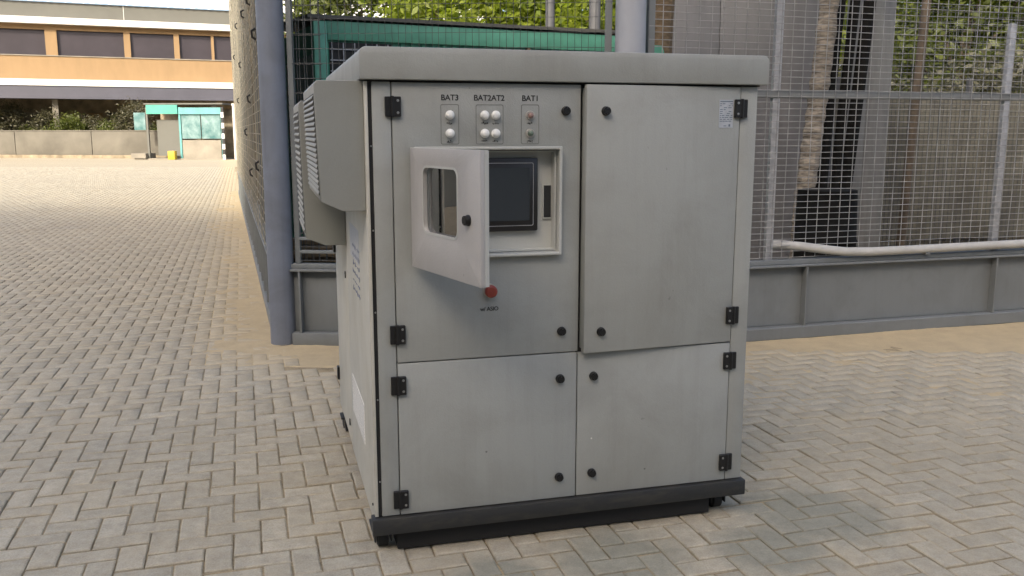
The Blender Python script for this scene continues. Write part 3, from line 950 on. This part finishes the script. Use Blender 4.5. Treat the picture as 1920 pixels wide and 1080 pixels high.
# emergency button
eb = MB(); eb.lathe((0.448, -0.004, 1.014), (0, -1, 0), [(0, 0.026), (0.006, 0.026), (0.008, 0.014), (0.020, 0.014)], 24)
ebo = eb.build('emergency_button', M_LAMPRIM, cab, smooth=True)
em = MB(); em.lathe((0.448, -0.020, 1.014), (0, -1, 0), [(0, 0.018), (0.004, 0.024), (0.014, 0.023), (0.019, 0.017), (0.020, 0.0)], 24)
em.build('button_head', M_RED, ebo, smooth=True)
text_mesh('lettering', 'w/ ASIO', 0.0215, M_PRINT, door_ul, (0.446, FY - 0.0008, 0.9435), RX, space=0.95)

# specks and scuffs: a drain hole and a pale chip on the lower doors
for par, x, z, r_, m_ in ((door_ll, 0.432, 0.382, 0.004, M_PRINTG), (door_lr, 0.862, 0.397, 0.0035, M_WHITE), (door_lr, 1.095, 0.246, 0.004, M_PRINTG)):
    s = MB(); s.lathe((x, -0.0042, z), (0, -1, 0), [(0, r_), (0.0006, r_)], 8); s.build('plug', m_, par)

# air conditioners on the left side
def aircon(y0, y1, z0, z1, w_):
    a = MB()
    prof = [(0.0, z1), (-w_ + 0.01, z1 + 0.0), (-w_, z1 - 0.014), (-w_ + 0.012, z0 + 0.035), (-w_ * 0.5, z0), (0.0, z0)]
    n = len(prof)
    V = [(x, y0, z) for x, z in prof] + [(x, y1, z) for x, z in prof]
    F = [tuple(range(n)), tuple(range(n, 2 * n))[::-1]] + [(k, (k + 1) % n, n + (k + 1) % n, n + k) for k in range(n)]
    a.add(V, F)
    ac = a.build('air_conditioner', M_AC, cab, 0.002, segs=1)
    # grille: dark recess plate proud of the shell with real slats on it
    gy0, gy1 = y0 + 0.035, y1 - 0.04
    zc0, zc1 = z0 + 0.055, z1 - 0.045
    def wx(z): return -w_ + (z1 - 0.014 - z) / (z1 - 0.014 - z0 - 0.035) * 0.012
    gp = MB()
    gp.add([(wx(zc0) - 0.0015, gy0, zc0), (wx(zc0) - 0.0015, gy1, zc0), (wx(zc1) - 0.0015, gy1, zc1), (wx(zc1) - 0.0015, gy0, zc1),
            (wx(zc0) + 0.004, gy0, zc0), (wx(zc0) + 0.004, gy1, zc0), (wx(zc1) + 0.004, gy1, zc1), (wx(zc1) + 0.004, gy0, zc1)],
           [(0, 1, 2, 3), (4, 7, 6, 5), (0, 4, 5, 1), (1, 5, 6, 2), (2, 6, 7, 3), (3, 7, 4, 0)])
    gp.build('grille_back', M_DARK, ac)
    ns = 19
    for k in range(ns):
        z = zc0 + (k + 0.5) * (zc1 - zc0) / ns
        x = wx(z) - 0.0015
        s = MB()
        s.add([(x, gy0, z + 0.006), (x, gy1, z + 0.006), (x - 0.0045, gy1, z - 0.003), (x - 0.0045, gy0, z - 0.003),
               (x, gy0, z + 0.003), (x, gy1, z + 0.003), (x - 0.0045, gy1, z - 0.007), (x - 0.0045, gy0, z - 0.007)],
              [(0, 1, 2, 3), (4, 7, 6, 5), (0, 4, 5, 1), (1, 5, 6, 2), (2, 6, 7, 3), (3, 7, 4, 0)])
        s.build('slat', M_AC, ac)
    return ac
aircon(0.022, 0.855, 1.320, 1.7765, 0.170)
aircon(0.935, 1.600, 1.088, 1.735, 0.190)

# side panel: perforated vent, faded writing strokes, fixings
vp = box('vent_plate', M_VENT, sp, -0.0015, -0.0001, 0.30, 0.80, 0.345, 0.515)
dots = MB()
for r_i in range(11):
    for c_i in range(31):
        y = 0.31 + c_i * 0.0158 + (0.0079 if r_i % 2 else 0); z = 0.355 + r_i * 0.0148
        if y > 0.795: continue
        dots.lathe((-0.0016, y, z), (-1, 0, 0), [(0, 0.0024), (0.0004, 0.0024)], 6)
d_o = dots.build('vent_hole', M_DARK, sp); tag(d_o, kind='stuff')
rs = random.Random(21)
wr = MB()
for line in range(6):
    z = 1.13 - line * 0.037; y = 0.33
    while y < 0.60:
        L_ = rs.uniform(0.012, 0.04)
        dz = rs.uniform(-0.012, 0.012)
        wr.tube([(-0.0004, y, z - dz * .5), (-0.0004, y + L_ * .5, z + dz), (-0.0004, y + L_, z - dz)], 0.0016, 4)
        y += L_ + rs.uniform(0.004, 0.03)
wr.build('faded_writing', M_PRINTB, sp)
box('paper_label', M_STICK, sp, -0.0008, -0.0001, 0.34, 0.72, 1.075, 1.215)
for y, z in ((1.0, 0.94), (1.0, 0.22)):
    box('panel_latch', M_BLACK, sp2, -0.006, -0.0005, y - 0.008, y + 0.008, z - 0.016, z + 0.016, 0.002)
for z in (0.30, 1.0, 1.5):
    h = MB(); h.box(-0.012, -0.0005, 1.615, 1.66, z - 0.035, z + 0.035); h.build('hinge', M_BLACK, sp2, 0.002, segs=1)
for z in (0.30, 0.62, 0.95, 1.25, 1.55):
    s = MB(); s.lathe((0.021, 0.004, z), (0, -1, 0), [(0, 0.0035), (0.004, 0.003)], 8); s.build('screw', M_SCREW, cab)
sc = MB(); sc.lathe((0.0, 0.06, 0.19), (-1, 0, 0), [(0, 0.006), (0.004, 0.005)], 10); sc.build('screw', M_BLACK, sp)

# ================================================================== BEHIND THE FENCE
# green cabin
ga = math.atan2(1.4, 3.04)
gc = empty('green_cabin', (-1.95, 9.42, 0), ga, 'green sheet metal cabin with barred dark windows behind the fence', 'cabin')
GL, GD, GH = 3.55, 2.2, 2.76
sheet = MB(); sheet.box(0.03, GL, 0.02, GD, 0.0, GH - 0.05); sheet.build('wall', M_GREEN, gc)
for k in range(23):
    x = 0.86 + k * 0.118
    if x < GL - .05: box('sheet_rib', M_GREEN, gc, x, x + 0.03, 0.0, 0.0195, 0.05, GH - 0.09)
box('corner_post', M_GREENL, gc, -0.06, 0.075, -0.03, 0.10, 0.0, GH - 0.06, 0.004)
box('band', M_GREENL, gc, 0.08, GL, -0.022, -0.001, 2.52, GH - 0.055, 0.003)
box('band', M_GREENL, gc, 0.08, 0.80, -0.022, 0.018, 2.03, 2.12, 0.003)
box('joint_strip', M_TIMBER, gc, 2.32, 2.36, -0.026, 0.018, 0.05, 2.52)
rfm = MB()
rfm.add([(-0.12, -0.05, GH - 0.035), (GL + 0.1, -0.05, GH - 0.035), (GL + 0.1, GD + 0.1, GH + 0.06), (-0.12, GD + 0.1, GH + 0.06), (-0.12, -0.05, GH), (GL + 0.1, -0.05, GH), (GL + 0.1, GD + 0.1, GH + 0.10), (-0.12, GD + 0.1, GH + 0.10)],
        [(0, 3, 2, 1), (4, 5, 6, 7), (0, 1, 5, 4), (1, 2, 6, 5), (2, 3, 7, 6), (3, 0, 4, 7)])
rfm.build('roof', M_GREYB, gc)
for z0, z1 in ((2.13, 2.50), (1.50, 2.02)):
    w_ = box('window', M_DARK, gc, 0.10, 0.76, 0.004, 0.0195, z0, z1)
    for k in range(6):
        box('bar', M_GALV, w_, 0.12 + k * 0.118, 0.132 + k * 0.118, -0.012, 0.0, z0 + .004, z1 - .004)
    for k in range(3):
        zz = z0 + (k + .7) * (z1 - z0) / 3.4
        box('bar', M_GALV, w_, 0.103, 0.757, -0.02, -0.0125, zz, zz + 0.012)
for k in range(3):
    w_ = box('side_window', M_TEALGLASS, gc, -0.0, 0.029, 0.22 + k * .55, 0.68 + k * .55, 1.3, 2.4)
# posts and poles behind the cabin
for x, y, r_ in ((0.57, 14.0, 0.07), (1.25, 14.1, 0.085)):
    o = MB().lathe((0, 0, 0), (0, 0, 1), [(0, r_), (4.8, r_), (4.82, r_ * .5)], 14).build('steel_pole', M_POLE, None, smooth=True)
    o.location = (x, y, 0)
    tag(o, ('thin' if r_ < .08 else 'thicker') + ' grey steel pole rising behind the green cabin roof', 'pole', 'poles behind the green cabin')

# grey sheet enclosure behind the right fence
ge = empty('sheet_enclosure', (1.55, 9.6, 0), R(9), 'large plain grey sheet metal enclosure behind the close wire fence', 'enclosure')
for k in range(3):
    x0 = k * 0.62
    box('sheet', M_GREYSHEET, ge, x0 + 0.003, x0 + 0.615, 0.0 + 0.004 * (k % 2), 0.03, 0.05, 3.9, 0.004)
box('frame', M_FENCE, ge, -0.05, 1.9, 0.035, 0.09, 0.0, 3.95)
# brown post with a green rag near the second post
bt = MB(); bt.tube([(0, 0, 0), (0.02, 0.02, 1.2), (0.05, 0.0, 2.6), (0.11, 0.02, 3.6)], [0.13, 0.11, 0.10, 0.09], 9)
bto = bt.build('timber_post', M_TIMBER, None); bto.location = (1.30, 8.4, 0)
tag(bto, 'rough brown timber post beside the grey sheets', 'post')
rg = MB()
V = []
for a in range(5):
    for k in range(9):
        V.append((a * 0.05 + 0.02 * math.sin(k), -0.02 + 0.03 * math.sin(a * 2 + k * .8), 2.35 - k * 0.06))
F = [(a * 9 + k, a * 9 + k + 1, (a + 1) * 9 + k + 1, (a + 1) * 9 + k) for a in range(4) for k in range(8)]
rg.add(V, F); rg.add([(x, y + .006, z) for x, y, z in V], [f[::-1] for f in F])
rgo = rg.build('green_rag', M_GREENL, None, smooth=True); rgo.location = (1.13, 8.22, 0)
tag(rgo, 'green rag hanging on the brown timber post', 'rag')
# palm trunk
def palm(name, pts, r0, r1, mat_, label):
    e = empty(name, pts[0], 0, label, 'tree')
    P = [Vector(p) - Vector(pts[0]) for p in pts]
    path = []; rad = []
    N = 46
    for k in range(N + 1):
        t = k / N * (len(P) - 1); i = min(int(t), len(P) - 2); q = P[i].lerp(P[i + 1], t - i)
        path.append(q); rad.append((r0 + (r1 - r0) * k / N) * (1.0 + (0.10 if k % 2 else -0.04) + random.uniform(-.03, .03)))
    MB().tube(path, rad, 12).build('trunk', mat_, e)
    return e
pt = palm('palm_tree', [(2.90, 9.05, 0), (2.93, 9.05, 1.0), (3.03, 9.06, 2.2), (3.18, 9.08, 4.6)], 0.10, 0.085, M_TRUNKP, 'ringed pale palm trunk leaning behind the close wire fence')
fr_b = MB()
for k in range(16):
    a = k / 16 * 2 * math.pi + random.uniform(-.2, .2); L_ = random.uniform(1.4, 1.9)
    prev = None
    for s in range(9):
        t = s / 8
        c = Vector((0.28 + math.cos(a) * L_ * t, 0.03 + math.sin(a) * L_ * t, 4.6 + 0.8 * t - 1.5 * t * t))
        w_ = 0.28 * math.sin(math.pi * (0.12 + 0.86 * t)); side = Vector((-math.sin(a), math.cos(a), -0.35))
        if prev is not None:
            pc, pw = prev
            for sg in (1, -1):
                sd = Vector((-math.sin(a) * sg, math.cos(a) * sg, -0.35))
                fr_b.add([pc, pc.lerp(c, .45), pc.lerp(c, .6) + sd * w_ + (c - pc) * .5], [(0, 1, 2)])
                fr_b.add([pc.lerp(c, .5), pc.lerp(c, .95), pc.lerp(c, 1.1) + sd * w_ + (c - pc) * .5], [(0, 1, 2)])
        prev = (c, w_)
fr_b.build('crown', L_MID, pt)
# dark hoses / pipes next to the trunk
for k, (dx, r_) in enumerate(((0.0, 0.062), (0.14, 0.05), (0.265, 0.065))):
    o = MB().tube([(0, 0, 0), (0.02, 0.02, 0.9), (0.05 + .02 * k, 0.0, 2.0), (0.12 + .03 * k, 0.03, 3.2), (0.16, 0.02, 4.2)], r_, 10).build('black_hose', M_HOSE, None, smooth=True)
    o.location = (3.12 + dx, 9.2 + 0.03 * k, 0)
    tag(o, 'black hose hanging upright beside the ringed palm trunk', 'hose', 'black hoses beside the palm trunk')
gs2 = empty('sheet_screen', (3.70, 10.3, 0), R(12), 'narrow pale grey sheet screen beside the black hoses', 'screen')
for k in range(2):
    box('sheet', M_GREYSHEET2, gs2, k * 0.30 + .002, k * 0.30 + .296, 0.004 * (k % 2), 0.02, 0.05, 3.4, 0.003)
box('frame', M_FENCE, gs2, 0, 0.6, 0.022, 0.06, 0.0, 2.28)
bin_ = MB(); bin_.lathe((0, 0, 0), (0, 0, 1), [(0, 0.26), (0.25, 0.285), (0.27, 0.30), (0.29, 0.285), (0.56, 0.285), (0.58, 0.30), (0.60, 0.285), (1.06, 0.27), (1.07, 0.20)], 22)
bo = bin_.build('black_drum', M_HOSE, None, smooth=True); bo.location = (2.98, 8.55, 0)
tag(bo, 'black drum standing in front of the palm trunk foot', 'drum')
ns = empty('netting_screen', (4.2, 11.9, 0), R(7), 'grey-beige netting screen on posts in front of the bushes', 'screen')
V = []; F = []
for a in range(101):
    for k in range(7):
        V.append((a * 0.075, 0.03 * math.sin(a * 0.55 + k * .4) + 0.02 * mnoise.noise(Vector((a * .4, k, 2))), 0.18 + k * 0.315 + (0.03 * math.sin(a * 0.21) if k == 6 else 0)))
for a in range(100):
    for k in range(6):
        q = a * 7 + k; F.append((q, q + 7, q + 8, q + 1))
nm = MB(); nm.add(V, F); nm.add([(x, y + .004, z) for x, y, z in V], [f[::-1] for f in F]); nm.build('netting', M_NET, ns, smooth=True)
for k in range(5):
    box('post', M_POLE, ns, k * 1.85, k * 1.85 + .06, 0.06, 0.12, 0, 2.3)
wire_panel(ns, 'wire_mesh', 0, 7.5, 0.1, 3.2, -0.06, 0.06, 0.06, 0.003, M_WIRED, 0.6, 0.002)
# yellow-painted leaning pole
o = MB().tube([(0, 0, 0), (0.03, 0, 1.1), (0.13, 0.02, 3.6)], 0.055, 12).build('leaning_pole', M_BARK, None, smooth=True)
o.location = (4.98, 11.5, 0); tag(o, 'thin brown leaning pole in front of the grey-beige netting', 'pole')
# far enclosure wall behind the bushes on the right
cw2 = empty('boundary_wall', (2.0, 19.5, 0), R(10), 'low olive rendered wall behind the bushes on the far side of the compound', 'wall')
box('wall', M_BROWN, cw2, 0, 16, 0, 0.2, 0, 1.5); box('coping', M_CONC, cw2, -0.03, 16.03, -0.03, 0.23, 1.503, 1.58)
# stacked planks behind the left panel
for k in range(5):
    o = box('timber_plank', M_TIMBER, None, -0.7, 0.7, -0.06, 0.06, 0, 0.045, 0.003)
    o.location = (-1.25 + .04 * random.uniform(-1, 1), 7.7 + 0.03 * random.uniform(-1, 1), 0.45 + k * 0.05); o.rotation_euler = (0, 0, R(random.uniform(-6, 6)))
    tag(o, 'old brown plank in the stack behind the corner of the fence', 'plank', 'planks stacked on the block')
o = box('concrete_block', M_CONC, None, -0.6, 0.6, -0.2, 0.2, -0.03, 0.445, 0.01); o.location = (-1.25, 7.7, 0)
tag(o, 'concrete block under the stack of old brown planks', 'block')

# ------------------------------------------------------------------ vegetation
def crown_mesh(name, n, rx, ry, rz, cz, leaf, clumps, spread, seed):
    r = np.random.default_rng(seed)
    d = r.normal(size=(clumps, 3)); d /= np.linalg.norm(d, axis=1)[:, None]
    rad = r.uniform(0.35, 1.0, clumps)[:, None] ** 0.6
    C = d * rad * np.array([rx, ry, rz]); C[:, 2] += cz
    cs = r.uniform(0.5, 1.3, clumps)
    idx = r.integers(0, clumps, n)
    P = C[idx] + r.normal(size=(n, 3)) * (spread * cs[idx])[:, None] * np.array([1, 1, 0.75])
    P[:, 2] = np.maximum(P[:, 2], 0.05)
    a = r.normal(size=(n, 3)); a[:, 2] *= 0.6; a /= np.linalg.norm(a, axis=1)[:, None]
    b_ = np.cross(a, r.normal(size=(n, 3))); b_ /= np.linalg.norm(b_, axis=1)[:, None]
    s = (leaf * r.uniform(0.55, 1.35, n))[:, None]
    nrm = np.cross(a, b_)
    V = np.stack([P - a * s, P + b_ * s * 0.42 + nrm * s * 0.10, P + a * s, P - b_ * s * 0.42 + nrm * s * 0.10], 1).reshape(-1, 3)
    F = np.arange(n * 4).reshape(-1, 4)
    me_o = big_mesh(name, V, F, L_MID)
    me = me_o.data; bpy.data.objects.remove(me_o)
    return me, C

def tree_proto(kind, n, rx, ry, rz, cz, leaf, clumps, spread, seed, tr, th, leafm):
    me, C = crown_mesh('crown', n, rx, ry, rz, cz, leaf, clumps, spread, seed)
    me.materials.clear(); me.materials.append(leafm)
    t = MB(); rs_ = random.Random(seed)
    t.tube([(0, 0, -0.05), (0.03, 0.02, th * .4), (-0.04, 0.05, th * .8), (0.02, 0, cz)], [tr * 1.25, tr, tr * .85, tr * .5], 9)
    for k in range(min(len(C), 12)):
        c = C[rs_.randrange(len(C))]
        z0 = th * rs_.uniform(.6, 1.0)
        mid = Vector((c[0] * .45, c[1] * .45, z0 + (c[2] - z0) * .55))
        t.tube([(0, 0, z0), mid, (c[0], c[1], c[2])], [tr * .45, tr * .28, tr * .1], 6, False)
    tm = t.build('trunk', M_BARK, None, smooth=True).data
    bpy.data.objects.remove([o_ for o_ in bpy.data.objects if o_.data == tm][0])
    return me, tm

def plant(name, proto, loc, s, rz, label, cat, group=None, part=('crown', 'trunk')):
    e = empty(name, loc, rz, label, cat, group); e.scale = (s, s, s)
    for nm, me in zip(part, proto):
        o_ = bpy.data.objects.new(nm, me); col.objects.link(o_); o_.parent = e
    return e
TP1 = tree_proto('tree', 11000, 2.6, 2.6, 2.1, 4.4, 0.13, 60, 0.42, 1, 0.16, 2.9, L_SUN)
TP2 = tree_proto('tree', 11000, 2.3, 2.3, 2.6, 4.3, 0.12, 60, 0.40, 2, 0.15, 2.5, L_MID)
SP1 = tree_proto('shrub', 6000, 0.95, 0.8, 0.85, 1.05, 0.06, 38, 0.20, 3, 0.04, 0.6, L_MID)
SP2 = tree_proto('shrub', 6000, 0.8, 0.8, 1.05, 1.25, 0.06, 38, 0.20, 4, 0.04, 0.6, L_DARK)
for x, y, s, rz, pr in ((-1.4, 24.5, .92, 0.3, TP1), (1.7, 23.5, .95, 1.3, TP1), (5.2, 24.5, 1.0, 2.3, TP2), (-4.6, 28.5, 1.05, 4.0, TP2), (3.6, 29.0, 1.2, 3.0, TP1)):
    plant('broadleaf_tree', pr, (x, y, 0), s, rz, 'sunlit broadleaf tree seen above the green cabin roof', 'tree', 'sunlit trees beyond the green cabin')
for x, y, s, rz, pr in ((8.4, 17.3, .80, 0.6, TP2), (11.2, 18.0, .95, 1.9, TP1), (9.8, 21.5, 1.0, 3.1, TP1), (13.5, 21.0, 1.1, 4.1, TP1), (7.0, 21.5, .9, 5.2, TP1)):
    plant('broadleaf_tree', pr, (x, y, 0), s, rz, 'leafy green tree rising behind the netting screen and the dusty bushes', 'tree', 'trees behind the bushes')
for k, (x, y, s, pr) in enumerate(((5.6, 13.9, 1.0, SP2), (6.6, 13.8, .95, SP2), (7.7, 14.6, 1.15, SP2), (8.6, 14.4, 1.1, SP2), (5.0, 15.2, 1.15, SP2), (6.4, 15.4, 1.2, SP1), (8.0, 16.0, 1.3, SP1), (9.6, 15.0, 1.2, SP2), (4.5, 17.0, 1.2, SP1))):
    plant('dusty_bush', pr, (x, y, 0), s, k * 1.3, ('dusty olive bush behind the wire fence beside the palm' if pr is SP2 else 'greener bush standing behind the dusty olive bushes'), 'bush', 'dusty bushes inside the compound', ('foliage', 'stems'))

# ================================================================== FAR BUILDING
BA = math.atan2(.384, .923)
fb = empty('ochre_building', (-31.8, 57.5, 0), BA, 'long ochre building with a strip of dark windows over a blue-grey canopy', 'building')
X0, X1 = -26.0, 34.0
posts = [(-23.0, -22.3), (-17.0, -16.5), (-11.5, -11.0), (-8.0, -7.6), (-3.8, -3.3), (2.65, 3.32), (7.21, 7.60), (10.26, 10.59), (12.61, 12.78), (17.5, 18.0), (22, 22.4), (27, 27.4), (31, 31.5)]
box('wall', M_ORANGE, fb, X0, X1, 0, 0.30, 4.86, 6.30)
box('lintel', M_ORANGE, fb, X0, X1, 0, 0.30, 7.92, 8.235)
box('sill', M_CONC, fb, X0, X1, -0.06, 0.30, 6.302, 6.36)
edges = [X0] + [q for p_ in posts for q in p_] + [X1]
for k, (a, b_) in enumerate(posts):
    box('pier', M_ORANGE, fb, a, b_, 0.003, 0.30, 6.362, 7.918)
for k in range(0, len(edges), 2):
    box('window', M_WINDOW, fb, edges[k], edges[k + 1], 0.20, 0.26, 6.362, 7.918)
box('eaves', M_WHITE, fb, X0, X1, -0.55, 0.40, 8.24, 8.63)
box('parapet', M_GREYB, fb, X0, X1, -0.30, 0.40, 8.635, 9.56)
for x in (7.3, -8, 21):
    box('parapet_joint', M_WHITE, fb, x, x + 0.03, -0.305, -0.299, 8.64, 9.55)
rfb = MB()
for k in range(120):
    x = X0 + k * 0.5
    rfb.add([(x, -0.5, 9.57), (x + 0.25, -0.5, 9.63), (x + 0.5, -0.5, 9.57), (x + 0.5, 9, 13.0), (x + 0.25, 9, 13.06), (x, 9, 13.0)], [(0, 1, 4, 5), (1, 2, 3, 4)])
ro = rfb.build('roof_sheet', M_WHITE, fb); tag(ro, kind='stuff')
box('ledge', M_WHITE, fb, X0, X1, -0.62, 0.30, 4.46, 4.855)
box('canopy_fascia', M_FASCIA, fb, X0, X1, -0.55, 0.30, 3.66, 4.455)
box('soffit', M_FASCIA, fb, X0, X1, 0.31, 6.0, 4.0, 4.4)
box('back_wall', M_BROWN, fb, X0, X1, 5.6, 5.9, 0, 3.99)
box('end_wall', M_ORANGE, fb, X1 - .3, X1, 0.31, 10, 0, 8.2)
box('end_wall', M_ORANGE, fb, X0, X0 + .3, 0.31, 10, 0, 8.2)
for x in (-20, -14, -9, -4, 2.72, 7.6, 12.4, 17, 22, 28):
    box('column', M_CONC, fb, x, x + 0.34, 0.2, 0.54, 0, 3.655)
for k, x in enumerate((-6.5, -1.6, 0.6, 4.4, 5.9, 8.7, 10.6)):
    o = box('doorway', (M_DARK, M_TIMBER, M_CONC, M_ORANGE)[k % 4], fb, x, x + 1.1, 5.52, 5.595, 0.0, 2.9)
# low wall in front
w0 = Vector((-46, 58.7, 0)); w1 = Vector((-20.6, 55.1, 0)); wa = math.atan2((w1 - w0).y, (w1 - w0).x); LW = (w1 - w0).length
lw = empty('low_wall', w0, wa, 'low grey concrete wall in front of the shaded arcade', 'wall')
nP = 5
for k in range(nP):
    box('wall_panel', M_LOWWALL, lw, k * LW / nP + .02, (k + 1) * LW / nP - .02, 0, 0.2, 0.2, 1.62, 0.01)
box('footing', M_BROWN, lw, 0, LW, -0.08, 0.3, 0, 0.197)
box('coping', M_LOWWALL, lw, -.05, LW + .05, -0.03, 0.24, 1.623, 1.69)
for k in range(16):
    x = 2.0 + k * 1.45
    q = w0 + Vector((math.cos(wa), math.sin(wa), 0)) * x + Vector((0, 2.6, 0))
    plant('courtyard_shrub', (SP2, SP1)[k % 2], q, 1.05 + 0.18 * ((k * 7) % 3), k * 2.1, ('dull olive shrub' if k % 2 == 0 else 'fresh green shrub') + ' growing behind the low concrete wall', 'shrub', 'shrubs behind the low wall', ('foliage', 'stems'))
# teal kiosk at the end of the wall
kk = empty('teal_kiosk', (-21.4, 53.6, 0), R(-6), 'small glazed kiosk with teal signboards at the end of the low wall', 'kiosk')
for x in (0.0, 2.0, 4.55):
    box('post', M_TEALG if x else M_GREYB, kk, x, x + 0.12, 0, 0.12, 0, 3.0)
box('sign_board', M_TEAL, kk, 0.1, 2.0, -0.10, 0.0, 2.62, 3.14)
box('sign_board', M_TEALG, kk, 2.06, 4.6, -0.08, 0.0, 2.60, 2.98)
box('back_wall', M_BROWN, kk, 0, 4.6, 1.8, 1.9, 0, 2.9); box('roof', M_GREYB, kk, -0.1, 4.7, 0.02, 2.0, 3.16, 3.24)
box('glass_panel', M_TEALGLASS, kk, 2.16, 3.3, 0.03, 0.08, 1.2, 2.58); box('glass_panel', M_TEALGLASS, kk, 3.36, 4.5, 0.03, 0.08, 1.2, 2.58)
box('counter', M_CONC, kk, 2.16, 4.5, 0.0, 0.5, 0.0, 1.12); box('glass_panel', M_TEALGLASS, kk, -0.75, -0.05, 0.03, 0.08, 1.7, 2.7)
box('dark_panel', M_GREYB, kk, 0.4, 1.95, 0.5, 0.56, 0.2, 2.3)
box('threshold', M_CONC, kk, -0.8, 4.7, -0.1, 1.9, 0.0, 0.06)
box('steps', M_CONC, kk, -0.9, 0.0, -0.3, 0.9, 0.062, 0.35)
cr = box('yellow_crate', M_YELLOW, None, -0.2, 0.2, -0.2, 0.2, 0, 0.5, 0.02); cr.location = (-19.75, 53.0, 0)
tag(cr, 'yellow crate on the paving before the teal kiosk', 'crate')
bp_ = empty('striped_post', (-16.6, 52.6, 0), 0, 'black and white striped post beside the teal kiosk', 'post')
for k in range(10):
    box('band', M_DARK if k % 2 else M_WHITE, bp_, -0.07, 0.07, -0.07, 0.07, k * 0.3 + .001, k * 0.3 + .3)
pw = empty('pale_wall', (-16.2, 53.2, 0), R(-4), 'pale plastered wall panel between the kiosk and the tall fence', 'wall')
box('wall', M_PALE, pw, 0, 5.0, 0, 0.2, 0, 3.1); box('coping', M_WHITE, pw, -.03, 5.03, -0.03, 0.23, 3.103, 3.2)

# ================================================================== UNSEEN TALL BLOCK ADDED TO SHADE THE YARD (behind the viewer)
nr = Vector((0.234, 0.972, 0)); ed = Vector((0.972, -0.234, 0))
SH = 16.5 - (-32.0)
HB = SH / (math.sin(R(SUN_AZ)) * nr.x + math.cos(R(SUN_AZ)) * nr.y) * math.tan(R(SUN_EL))
tb = empty('shade_block', nr * -32.0, math.atan2(ed.y, ed.x), 'unseen tall pale block added to shade the paved yard', 'building')
box('wall', M_BLOCK, tb, -70, 62, -14, 0, 0, HB)
box('parapet', M_WHITE, tb, -70.2, 62.2, -0.3, 0.15, HB - 1.2, HB + 0.0)
for fl_ in range(8):
    for k in range(0, 30):
        x = -66 + k * 4.3
        if fl_ == 0 and k == 0:
            wproto = box('window', M_WINDOW, tb, 0, 1.8, 0.01, 0.06, 0, 1.6); wo = wproto
        else:
            wo = wproto.copy(); col.objects.link(wo); wo.parent = tb
        wo.location = (x, 0, 1.4 + fl_ * 3.2)
